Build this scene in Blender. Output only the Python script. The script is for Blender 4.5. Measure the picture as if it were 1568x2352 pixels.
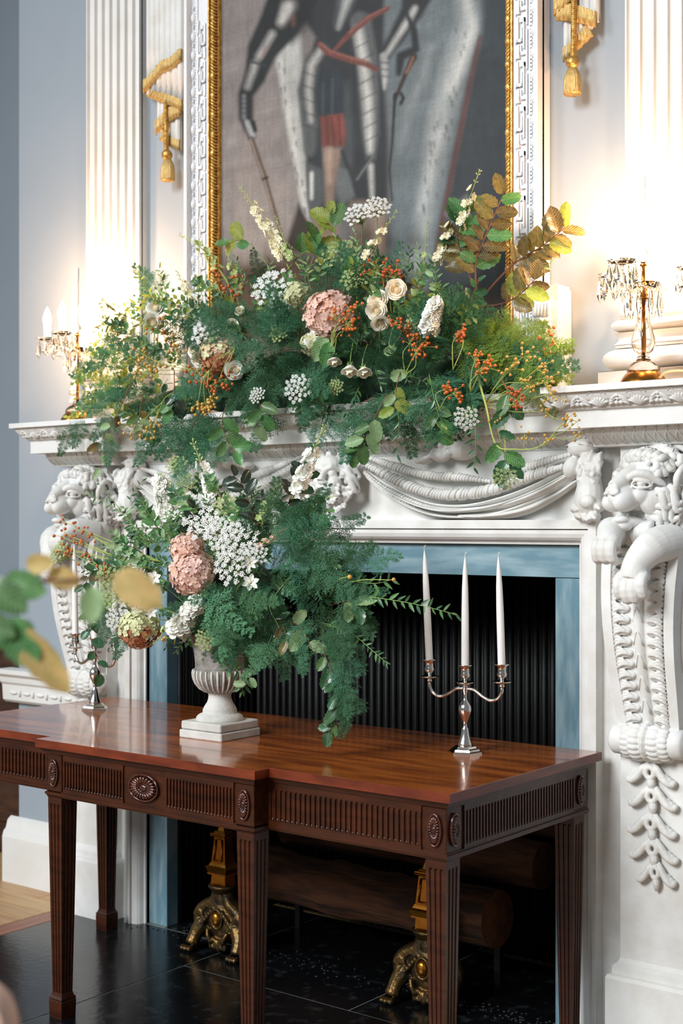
import bpy, math, random
import numpy as np
from mathutils import Vector, Matrix

for o in list(bpy.data.objects):
    bpy.data.objects.remove(o)
SC = bpy.context.scene
COL = SC.collection
PI = math.pi
R = random.Random(11)

# ------------------------------------------------------------------ camera
TH = math.radians(38.0)
F_PX = 3190.0                      # focal length in pixels of the 1568 x 2352 frame
HORIZON = 1200.0
CAM = np.array([3.057, -3.905, 1.6])
FW = np.array([-math.sin(TH), math.cos(TH), 0.0])
RT = np.array([math.cos(TH), math.sin(TH), 0.0])
cam = bpy.data.objects.new('camera', bpy.data.cameras.new('camera'))
COL.objects.link(cam)
cam.location = CAM
cam.rotation_euler = (PI / 2, 0, TH)
cam.data.sensor_fit = 'HORIZONTAL'
cam.data.sensor_width = 24.0
cam.data.lens = 24.0 * F_PX / 1568.0
cam.data.shift_y = (HORIZON - 1176.0) / 1568.0
cam.data.clip_start = 0.05
cam.data.dof.use_dof = True
cam.data.dof.focus_distance = 4.35
cam.data.dof.aperture_fstop = 3.0
SC.camera = cam

# ------------------------------------------------------------------ world, lights, exposure
world = bpy.data.worlds.new('room_light')
SC.world = world
world.use_nodes = True
bg = world.node_tree.nodes['Background']
bg.inputs[0].default_value = (0.80, 0.90, 1.0, 1)
bg.inputs[1].default_value = 0.27


def area(name, loc, target, sx, sy, power, col):
    d = bpy.data.lights.new(name, 'AREA')
    d.shape = 'RECTANGLE'
    d.size, d.size_y = sx, sy
    d.energy = power
    d.color = col
    o = bpy.data.objects.new(name, d)
    COL.objects.link(o)
    o.location = loc
    o.rotation_euler = (Vector(target) - Vector(loc)).to_track_quat('-Z', 'Y').to_euler()
    return o


# tall windows high in the big room behind and to the left of the camera; the sky shines down through them
for loc, tgt, power in (((-4.6, -8.6, 6.0), (0.3, 0, 0.8), 66), ((0.1, -10.2, 6.4), (0.7, 0, 0.5), 150)):
    w_ = area('window_daylight', loc, tgt, 2.7, 3.6, power, (0.96, 0.985, 1.0))
    w_.data.spread = math.radians(64)
SC.view_settings.view_transform = 'Standard'
SC.view_settings.look = 'None'
SC.view_settings.gamma = 1.0
SC.view_settings.use_curve_mapping = False
SC.view_settings.exposure = 0.0


# ------------------------------------------------------------------ picture points to places
def ray(u, v):
    return FW * F_PX + RT * (u - 784.0) + np.array([0, 0, 1.0]) * (HORIZON - v)


def onY(u, v, y):
    r = ray(u, v)
    return CAM + r * ((y - CAM[1]) / r[1])


def onX(u, v, x):
    r = ray(u, v)
    return CAM + r * ((x - CAM[0]) / r[0])


def proj(p):
    d = np.asarray(p, float) - CAM
    z = d @ FW
    return 784 + F_PX * (d @ RT) / z, HORIZON - F_PX * d[..., 2] / z


# ------------------------------------------------------------------ materials
def lin(c):
    out = []
    for x in c:
        x = x / 255.0
        out.append(x / 12.92 if x <= 0.04045 else ((x + 0.055) / 1.055) ** 2.4)
    return (*out, 1.0)


def mat(name, col, rough=0.5, metal=0.0, col2=None, scale=8.0, bump=0.0, bscale=60.0, coat=0.0,
        trans=0.0, vary=0.0, stretch=None, spec=0.5, emit=None, emit_s=0.0, transmission=0.0, detail=4.0,
        ramp=(0.35, 0.65), sss=0.0, vein=0.0, thue=0.5):
    m = bpy.data.materials.new(name)
    m.use_nodes = True
    nt = m.node_tree
    p = nt.nodes['Principled BSDF']
    L = nt.links.new
    c1 = lin(col)
    p.inputs['Base Color'].default_value = c1
    p.inputs['Roughness'].default_value = rough
    p.inputs['Metallic'].default_value = metal
    p.inputs['Coat Weight'].default_value = coat
    p.inputs['Coat Roughness'].default_value = 0.08
    p.inputs['Specular IOR Level'].default_value = spec
    p.inputs['Transmission Weight'].default_value = transmission
    if sss:
        p.inputs['Subsurface Weight'].default_value = sss
        p.inputs['Subsurface Radius'].default_value = (0.02, 0.012, 0.008)
    if emit:
        p.inputs['Emission Color'].default_value = lin(emit)
        p.inputs['Emission Strength'].default_value = emit_s
    tc = nt.nodes.new('ShaderNodeTexCoord')
    mp = nt.nodes.new('ShaderNodeMapping')
    L(tc.outputs['Object'], mp.inputs[0])
    if stretch:
        mp.inputs['Scale'].default_value = stretch
    colsock = None
    if col2 is not None:
        n = nt.nodes.new('ShaderNodeTexNoise')
        n.inputs['Scale'].default_value = scale
        n.inputs['Detail'].default_value = detail
        L(mp.outputs[0], n.inputs[0])
        rp = nt.nodes.new('ShaderNodeValToRGB')
        rp.color_ramp.elements[0].position = ramp[0]
        rp.color_ramp.elements[1].position = ramp[1]
        rp.color_ramp.elements[0].color = c1
        rp.color_ramp.elements[1].color = lin(col2)
        L(n.outputs[0], rp.inputs[0])
        colsock = rp.outputs[0]
    if vary:
        oi = nt.nodes.new('ShaderNodeObjectInfo')
        hs = nt.nodes.new('ShaderNodeHueSaturation')
        mr = nt.nodes.new('ShaderNodeMapRange')
        mr.inputs[3].default_value = 1 - vary
        mr.inputs[4].default_value = 1 + vary
        L(oi.outputs['Random'], mr.inputs[0])
        L(mr.outputs[0], hs.inputs['Value'])
        mr2 = nt.nodes.new('ShaderNodeMapRange')
        mr2.inputs[3].default_value = 0.5 - vary * 0.06
        mr2.inputs[4].default_value = 0.5 + vary * 0.06
        L(oi.outputs['Random'], mr2.inputs[0])
        L(mr2.outputs[0], hs.inputs['Hue'])
        if colsock:
            L(colsock, hs.inputs['Color'])
        else:
            hs.inputs['Color'].default_value = c1
        colsock = hs.outputs[0]
    if vein:
        def mth(op, x, y=None):
            q = nt.nodes.new('ShaderNodeMath')
            q.operation = op
            for i, e in enumerate((x, y)):
                if e is None:
                    continue
                if isinstance(e, (int, float)):
                    q.inputs[i].default_value = e
                else:
                    L(e, q.inputs[i])
            return q.outputs[0]
        sp = nt.nodes.new('ShaderNodeSeparateXYZ')
        L(tc.outputs['Object'], sp.inputs[0])
        ax = mth('ABSOLUTE', sp.outputs[0])
        w = mth('SINE', mth('MULTIPLY', mth('SUBTRACT', sp.outputs[1], mth('MULTIPLY', ax, 0.9)), 58.0))
        w = mth('POWER', mth('MAXIMUM', w, 0.0), 5.0)
        mid = mth('LESS_THAN', ax, 0.012)
        w = mth('MAXIMUM', w, mid)
        mxc = nt.nodes.new('ShaderNodeMix')
        mxc.data_type = 'RGBA'
        mxc.blend_type = 'SCREEN'
        L(mth('MULTIPLY', w, vein), mxc.inputs['Factor'])
        if colsock:
            L(colsock, mxc.inputs['A'])
        else:
            mxc.inputs['A'].default_value = c1
        mxc.inputs['B'].default_value = (0.22, 0.28, 0.14, 1)
        colsock = mxc.outputs['Result']
        vb = nt.nodes.new('ShaderNodeBump')
        vb.invert = True
        vb.inputs['Strength'].default_value = 0.45
        vb.inputs['Distance'].default_value = 0.003
        L(w, vb.inputs['Height'])
        L(vb.outputs[0], p.inputs['Normal'])
    if colsock:
        L(colsock, p.inputs['Base Color'])
    if bump:
        nb = nt.nodes.new('ShaderNodeTexNoise')
        nb.inputs['Scale'].default_value = bscale
        nb.inputs['Detail'].default_value = 3
        L(mp.outputs[0], nb.inputs[0])
        b = nt.nodes.new('ShaderNodeBump')
        b.inputs['Strength'].default_value = bump
        b.inputs['Distance'].default_value = 0.01
        L(nb.outputs[0], b.inputs['Height'])
        L(b.outputs[0], p.inputs['Normal'])
    if trans:
        t = nt.nodes.new('ShaderNodeBsdfTranslucent')
        g = nt.nodes.new('ShaderNodeHueSaturation')
        g.inputs['Value'].default_value = 2.0 if thue != 0.5 else 1.15
        g.inputs['Hue'].default_value = thue
        if colsock:
            L(colsock, g.inputs['Color'])
        else:
            g.inputs['Color'].default_value = c1
        L(g.outputs[0], t.inputs[0])
        mx = nt.nodes.new('ShaderNodeMixShader')
        mx.inputs[0].default_value = trans
        L(p.outputs[0], mx.inputs[1])
        L(t.outputs[0], mx.inputs[2])
        L(mx.outputs[0], nt.nodes['Material Output'].inputs[0])
    return m


M = {}
M['white'] = mat('white_paint', (226, 226, 224), 0.5, col2=(218, 217, 212), scale=5, bump=0.05, bscale=90)
M['plaster'] = mat('white_plaster', (224, 224, 222), 0.6, col2=(214, 212, 206), scale=14, bump=0.06, bscale=120)
M['frame_white'] = mat('frame_white', (228, 229, 231), 0.5)
M['blue_wall'] = mat('blue_wall_paint', (150, 161, 171), 0.7, col2=(147, 158, 168), scale=3)
M['gilt'] = mat('gilding', (222, 182, 104), 0.36, 0.7, col2=(176, 128, 60), scale=60, bump=0.3, bscale=160)
M['gilt_pale'] = mat('pale_gilding', (226, 196, 128), 0.4, 0.5, col2=(186, 152, 92), scale=130, bump=0.5, bscale=220, stretch=(3, 3, 0.35))
M['slate'] = mat('blue_grey_marble', (104, 138, 152), 0.32, col2=(164, 186, 194), scale=4, stretch=(1.2, 1.2, 6.0), ramp=(0.42, 0.78), detail=8, coat=0.2)
M['slate_v'] = mat('blue_grey_marble_upright', (100, 134, 148), 0.32, col2=(160, 182, 190), scale=4, stretch=(7.0, 1.2, 1.2), ramp=(0.42, 0.78), detail=8, coat=0.2)
M['iron'] = mat('black_cast_iron', (10, 10, 11), 0.5, 0.0, col2=(19, 20, 22), scale=9, bump=0.1, spec=0.35)
M['hearth'] = mat('black_marble', (14, 15, 17), 0.2, col2=(52, 54, 56), scale=18, detail=10, ramp=(0.56, 0.80), bump=0.05, bscale=40)
M['grout'] = mat('pale_joint_filler', (122, 126, 125), 0.8)
M['oak'] = mat('pale_oak_boards', (196, 160, 116), 0.45, col2=(176, 136, 92), scale=5, stretch=(0.6, 8, 1), vary=0.1)
M['pink_board'] = mat('reddish_border_boards', (160, 112, 92), 0.45, col2=(140, 92, 74), scale=6, stretch=(6, 0.6, 1), vary=0.1)
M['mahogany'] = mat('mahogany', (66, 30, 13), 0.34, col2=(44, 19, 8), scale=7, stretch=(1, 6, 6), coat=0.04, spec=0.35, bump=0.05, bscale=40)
M['mahogany_dark'] = mat('mahogany_joint_line', (50, 18, 9), 0.35, col2=(36, 12, 6), scale=9, stretch=(5, 5, 1), coat=0.25)  # dark line of the joint between the top boards
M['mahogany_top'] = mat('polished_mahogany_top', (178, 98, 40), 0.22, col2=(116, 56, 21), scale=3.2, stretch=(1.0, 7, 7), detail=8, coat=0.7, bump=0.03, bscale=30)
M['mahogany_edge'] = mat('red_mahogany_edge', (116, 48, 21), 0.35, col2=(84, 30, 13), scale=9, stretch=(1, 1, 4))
M['mahogany_carved'] = mat('polished_carved_mahogany', (78, 36, 24), 0.16, col2=(52, 20, 12), scale=20, coat=0.6)
M['stone'] = mat('grey_stone', (182, 179, 172), 0.85, col2=(206, 203, 196), scale=16, bump=0.35, bscale=90)
M['stone_dark'] = mat('weathered_grey_stone', (98, 94, 88), 0.9, col2=(146, 142, 136), scale=22, bump=0.4, bscale=110)
M['stone_pale'] = mat('chalky_stone', (200, 199, 194), 0.85, col2=(182, 180, 174), scale=12, bump=0.15, bscale=90)
M['silver'] = mat('polished_silver', (214, 208, 200), 0.14, 1.0, col2=(196, 186, 176), scale=10)
M['wax'] = mat('white_candle_wax', (244, 240, 236), 0.4)
M['wick'] = mat('wick', (230, 224, 214), 0.9)
M['brass'] = mat('aged_brass', (196, 140, 66), 0.24, 1.0, col2=(158, 104, 42), scale=9)
M['glass'] = mat('clear_crystal', (255, 252, 246), 0.02, transmission=1.0)
M['bulb'] = mat('lit_bulb', (255, 244, 220), 0.3, emit=(255, 226, 176), emit_s=30)
M['sleeve'] = mat('cream_candle_sleeve', (252, 246, 234), 0.5, trans=0.6)
M['flex'] = mat('gold_flex', (206, 178, 130), 0.4)
M['bronze'] = mat('old_bronze', (118, 90, 48), 0.36, 0.85, col2=(74, 66, 52), scale=26, bump=0.3, bscale=90)
M['bronze_gold'] = mat('bright_gilt_bronze', (206, 142, 52), 0.26, 0.95, col2=(150, 92, 30), scale=14)
M['bark'] = mat('log_bark', (92, 56, 32), 0.9, col2=(46, 26, 14), scale=9, stretch=(0.5, 3, 3), bump=0.8, bscale=22, ramp=(0.4, 0.62))
M['log_end'] = mat('sawn_log_end', (128, 76, 42), 0.9, col2=(90, 52, 28), scale=20, bump=0.3)
M['cabinet'] = mat('dark_brown_wood', (78, 50, 34), 0.4, col2=(56, 34, 22), scale=6, stretch=(1, 1, 5))
M['pink_cloth'] = mat('pale_pink_upholstery', (226, 190, 172), 0.9, col2=(220, 182, 160), scale=30)
M['chair_wood'] = mat('warm_chair_wood', (176, 112, 66), 0.4)
M['ash'] = mat('grey_ash', (62, 63, 63), 0.95, col2=(24, 24, 24), scale=60)
# plants
M['infill'] = mat('dark_infill_core', (18, 44, 28), 0.95, col2=(34, 66, 38), scale=30, bump=1.0, bscale=60)  # for the added dark cores that close the gaps in the flower masses
M['fern'] = mat('asparagus_fern_green', (64, 114, 80), 0.6, trans=0.25, vary=0.45, thue=0.48)
M['fern_mid'] = mat('bright_feather_fern', (86, 138, 98), 0.6, trans=0.25, vary=0.3, thue=0.48)
M['fern_lamplit'] = mat('lamplit_yellow_green_fern', (122, 154, 68), 0.6, trans=0.35, vary=0.25, thue=0.48)  # lit copy of the fern: lamp glow put into its colour
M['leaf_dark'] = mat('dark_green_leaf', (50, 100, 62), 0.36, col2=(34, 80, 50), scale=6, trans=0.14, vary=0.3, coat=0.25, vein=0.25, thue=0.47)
M['leaf_mid'] = mat('mid_green_leaf', (82, 130, 70), 0.42, col2=(62, 110, 58), scale=6, trans=0.22, vary=0.25, coat=0.12, vein=0.45, thue=0.47)
M['leaf_pale'] = mat('pale_green_leaf', (148, 178, 128), 0.45, col2=(126, 160, 110), scale=6, trans=0.22, vary=0.2, vein=0.6, thue=0.48)
M['leaf_gold'] = mat('golden_green_leaf', (150, 160, 66), 0.45, col2=(118, 140, 52), scale=5, trans=0.32, vary=0.25, vein=0.4, thue=0.48)
M['leaf_tan'] = mat('autumn_gold_leaf', (206, 174, 110), 0.5, col2=(180, 164, 96), scale=4, trans=0.25, vein=0.3, thue=0.49)
M['leaf_copper'] = mat('copper_beech_leaf', (116, 104, 50), 0.42, col2=(90, 72, 38), scale=5, trans=0.22, vary=0.3, coat=0.15, vein=0.35, thue=0.48)
M['leaf_black'] = mat('black_green_leaf', (22, 44, 30), 0.3, col2=(16, 34, 22), scale=6, trans=0.05, vary=0.2, coat=0.3, vein=0.2, thue=0.48)  # near-black green of the darkest leaves
M['stem'] = mat('green_stem', (112, 142, 74), 0.6, vary=0.15)
M['stem_brown'] = mat('brown_twig', (112, 66, 40), 0.6, vary=0.15)
M['stem_pale'] = mat('pale_green_stem', (160, 176, 92), 0.6)
M['petal'] = mat('cream_rose_petal', (250, 245, 230), 0.55, trans=0.08)
M['petal_in'] = mat('warm_rose_heart', (246, 232, 200), 0.55, trans=0.08)
M['petal_white'] = mat('white_petal', (248, 248, 240), 0.55, trans=0.08)
M['petal_cream'] = mat('creamy_petal', (246, 240, 208), 0.55, trans=0.08)
M['bud'] = mat('pale_green_bud', (192, 206, 140), 0.55, trans=0.15)
M['lace'] = mat('white_lace_flower', (250, 250, 246), 0.6, trans=0.1)
M['lace_green'] = mat('greenish_lace_flower', (192, 208, 146), 0.6, trans=0.1)
M['hyd_pink'] = mat('dusty_pink_floret', (236, 188, 176), 0.6, col2=(240, 214, 200), scale=1.2, trans=0.2, vary=0.12)
M['hyd_peach'] = mat('peach_floret', (232, 206, 180), 0.6, col2=(238, 190, 172), scale=1.2, trans=0.2, vary=0.12)
M['hyd_gap_shade'] = mat('hydrangea_gap_shade', (150, 112, 84), 0.8)  # shade in the gaps between florets, put into the inner ball's colour
M['hyd_green'] = mat('cream_green_floret', (216, 218, 172), 0.6, trans=0.2, vary=0.12)
M['hyd_tan'] = mat('tan_floret', (206, 184, 144), 0.6, trans=0.2, vary=0.2)
M['hyd_rust'] = mat('rust_floret', (184, 122, 88), 0.6, trans=0.15, vary=0.2)
M['berry'] = mat('orange_berry', (190, 92, 36), 0.28, coat=0.4, vary=0.1)
M['berry_gold'] = mat('golden_berry', (200, 154, 70), 0.3, coat=0.4)
M['eye'] = mat('yellow_flower_eye', (220, 190, 70), 0.6)


# ------------------------------------------------------------------ mesh helpers
class MB:
    """collects shapes and links them as ONE mesh object"""
    def __init__(s):
        s.v, s.f, s.mi, s.n, s.cur, s.res = [], [], [], 0, 0, 1

    def add(s, v, f):
        v = np.asarray(v, float).reshape(-1, 3)
        s.v.append(v)
        n = s.n
        s.f.extend([[i + n for i in q] for q in f])
        s.mi.extend([s.cur] * len(f))
        s.n += len(v)
        return s

    def box(s, lo, hi):
        x0, y0, z0 = lo
        x1, y1, z1 = hi
        v = [(x0, y0, z0), (x1, y0, z0), (x1, y1, z0), (x0, y1, z0), (x0, y0, z1), (x1, y0, z1), (x1, y1, z1), (x0, y1, z1)]
        return s.add(v, [(0, 3, 2, 1), (4, 5, 6, 7), (0, 1, 5, 4), (1, 2, 6, 5), (2, 3, 7, 6), (3, 0, 4, 7)])

    def bbox(s, lo, hi, b=0.004):
        """box with a small chamfer on the vertical and horizontal edges"""
        lo, hi = np.array(lo, float), np.array(hi, float)
        b = min(b, *(0.45 * (hi - lo)))
        V, F = [], []
        c = (lo + hi) / 2
        h = (hi - lo) / 2
        idx = {}
        for sx in (-1, 1):
            for sy in (-1, 1):
                for sz in (-1, 1):
                    for ax in range(3):
                        p = c + np.array([sx, sy, sz]) * (h - b)
                        p[ax] = c[ax] + (sx, sy, sz)[ax] * h[ax]
                        idx[(sx, sy, sz, ax)] = len(V)
                        V.append(p)
        S = (-1, 1)
        for ax in range(3):
            o = [i for i in range(3) if i != ax]
            for sg in S:
                q = []
                for a, bb in ((-1, -1), (1, -1), (1, 1), (-1, 1)):
                    k = [0, 0, 0]
                    k[ax] = sg
                    k[o[0]] = a
                    k[o[1]] = bb
                    q.append(idx[(*k, ax)])
                F.append(q)
        for ax in range(3):
            o = [i for i in range(3) if i != ax]
            for a in S:
                for bb in S:
                    q = []
                    for e in S:
                        k = [0, 0, 0]
                        k[ax] = e
                        k[o[0]] = a
                        k[o[1]] = bb
                        q.append((idx[(*k, o[0])], idx[(*k, o[1])]))
                    F.append([q[0][0], q[0][1], q[1][1], q[1][0]])
        for a in S:
            for bb in S:
                for cc in S:
                    F.append([idx[(a, bb, cc, i)] for i in range(3)])
        return s.add(V, F)

    def tube(s, pts, rad, n=8, cap=True, squash=1.0):
        P = np.asarray(pts, float)
        k = len(P)
        rad = np.broadcast_to(np.asarray(rad, float), (k,))
        T = np.gradient(P, axis=0)
        T /= np.linalg.norm(T, axis=1)[:, None] + 1e-12
        a = np.array([0, 0, 1.0]) if abs(T[0][2]) < 0.9 else np.array([1.0, 0, 0])
        nrm = np.cross(T[0], a)
        nrm /= np.linalg.norm(nrm)
        V = []
        ang = np.arange(n) * 2 * PI / n
        for i in range(k):
            nrm = nrm - T[i] * (nrm @ T[i])
            nrm /= np.linalg.norm(nrm) + 1e-12
            b = np.cross(T[i], nrm)
            V.append(P[i] + rad[i] * (np.cos(ang)[:, None] * nrm + squash * np.sin(ang)[:, None] * b))
        V = np.concatenate(V)
        F = [(i * n + j, i * n + (j + 1) % n, (i + 1) * n + (j + 1) % n, (i + 1) * n + j) for i in range(k - 1) for j in range(n)]
        if cap:
            F.append(tuple(range(n - 1, -1, -1)))
            F.append(tuple((k - 1) * n + j for j in range(n)))
        return s.add(V, F)

    def lathe(s, prof, n=32, c=(0, 0, 0), ribs=0, amp=0.0, rlo=-9, rhi=9, rot=0.0):
        """prof: (radius, z) from bottom up"""
        V = []
        ang = np.arange(n) * 2 * PI / n + rot
        for r, z in prof:
            rr = np.full(n, r)
            if ribs and rlo <= z <= rhi:
                rr = r * (1 + amp * np.cos(ang * ribs))
            V.append(np.stack([c[0] + rr * np.cos(ang), c[1] + rr * np.sin(ang), np.full(n, c[2] + z)], 1))
        k = len(prof)
        F = [(i * n + j, i * n + (j + 1) % n, (i + 1) * n + (j + 1) % n, (i + 1) * n + j) for i in range(k - 1) for j in range(n)]
        F.append(tuple(range(n - 1, -1, -1)))
        F.append(tuple((k - 1) * n + j for j in range(n)))
        return s.add(np.concatenate(V), F)

    def ell(s, c, r, rot=None, seg=12, ring=8):
        seg, ring = seg * s.res, ring * s.res
        r = np.broadcast_to(np.asarray(r, float), (3,))
        V = [(0, 0, -1)]
        for i in range(1, ring):
            t = -PI / 2 + PI * i / ring
            for j in range(seg):
                a = 2 * PI * j / seg
                V.append((math.cos(t) * math.cos(a), math.cos(t) * math.sin(a), math.sin(t)))
        V.append((0, 0, 1))
        V = np.array(V) * r
        if rot is not None:
            V = V @ np.array(rot).T
        F = [(0, 1 + (j + 1) % seg, 1 + j) for j in range(seg)]
        for i in range(ring - 2):
            for j in range(seg):
                a = 1 + i * seg
                F.append((a + j, a + (j + 1) % seg, a + seg + (j + 1) % seg, a + seg + j))
        a = 1 + (ring - 2) * seg
        F += [(a + j, a + (j + 1) % seg, len(V) - 1) for j in range(seg)]
        return s.add(V + np.asarray(c, float), F)

    def grid(s, P):
        """P: array (rows, cols, 3) -> quads"""
        P = np.asarray(P, float)
        r, c = P.shape[:2]
        F = [(i * c + j, i * c + j + 1, (i + 1) * c + j + 1, (i + 1) * c + j) for i in range(r - 1) for j in range(c - 1)]
        return s.add(P.reshape(-1, 3), F)

    def prism(s, poly, axis, lo, hi):
        """poly: 2D outline; extruded along axis between lo and hi"""
        n = len(poly)
        V = []
        for e in (lo, hi):
            for a, b in poly:
                p = [a, b]
                p.insert(axis, e)
                V.append(p)
        F = [(i, (i + 1) % n, n + (i + 1) % n, n + i) for i in range(n)]
        F += [tuple(range(n - 1, -1, -1)), tuple(range(n, 2 * n))]
        return s.add(V, F)

    def mesh(s, name, mats, smooth=True):
        me = bpy.data.meshes.new(name)
        V = np.concatenate(s.v) if s.v else np.zeros((0, 3))
        me.from_pydata(V.tolist(), [], s.f)
        for m in (mats if isinstance(mats, (list, tuple)) else [mats]):
            me.materials.append(m)
        if any(s.mi):
            me.polygons.foreach_set('material_index', s.mi)
        me.polygons.foreach_set('use_smooth', [bool(smooth)] * len(me.polygons))
        me.update()
        return me

    def build(s, name, mats, parent=None, smooth=False, loc=None):
        return link(name, s.mesh(name, mats, smooth), parent, loc)


def link(name, me, parent=None, loc=None):
    o = bpy.data.objects.new(name, me)
    COL.objects.link(o)
    if parent is not None:
        o.parent = parent
    if loc is not None:
        o.location = loc
    return o


def tag(o, label, cat, group=None, kind=None):
    if label:
        o['label'] = label
    if cat:
        o['category'] = cat
    if group:
        o['group'] = group
    if kind:
        o['kind'] = kind
    return o


def thing(name, label, cat, loc=(0, 0, 0), group=None, rz=0.0):
    o = bpy.data.objects.new(name, None)
    COL.objects.link(o)
    o.empty_display_size = 0.02
    o.location = loc
    o.rotation_euler = (0, 0, rz)
    return tag(o, label, cat, group)


def struct(name, mb, m, smooth=False):
    o = mb.build(name, m, None, smooth)
    o['kind'] = 'structure'
    return o


def sculpt(o, voxel=0.004, it=2, fac=0.5):
    """fuse overlapping lumps into one carved surface"""
    r = o.modifiers.new('fuse', 'REMESH')
    r.mode = 'VOXEL'
    r.voxel_size = voxel
    r.use_smooth_shade = True
    if it:
        sm = o.modifiers.new('soften', 'SMOOTH')
        sm.factor = fac
        sm.iterations = it
    return o


def bez(p0, p1, p2, p3, n=10):
    t = np.linspace(0, 1, n)[:, None]
    p0, p1, p2, p3 = (np.asarray(p, float) for p in (p0, p1, p2, p3))
    return (1 - t) ** 3 * p0 + 3 * (1 - t) ** 2 * t * p1 + 3 * (1 - t) * t * t * p2 + t ** 3 * p3


def spline(pts, n=24):
    """smooth path through the points"""
    P = np.asarray(pts, float)
    k = len(P)
    Q = np.concatenate([[2 * P[0] - P[1]], P, [2 * P[-1] - P[-2]]])
    out = []
    for x in np.linspace(0, k - 1, n):
        i = min(int(x), k - 2)
        t = x - i
        a, b, c, d = Q[i], Q[i + 1], Q[i + 2], Q[i + 3]
        out.append(0.5 * ((2 * b) + (c - a) * t + (2 * a - 5 * b + 4 * c - d) * t * t + (3 * b - a - 3 * c + d) * t ** 3))
    return np.array(out)


def rotm(rx=0, ry=0, rz=0):
    return np.array(Matrix.Rotation(rz, 3, 'Z') @ Matrix.Rotation(ry, 3, 'Y') @ Matrix.Rotation(rx, 3, 'X'))


def mirror(mb):
    """the same shapes mirrored in x"""
    o = MB()
    o.v = [v * np.array([-1, 1, 1]) for v in mb.v]
    o.f = [list(reversed(q)) for q in mb.f]
    o.mi = list(mb.mi)
    o.n = mb.n
    return o

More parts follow.
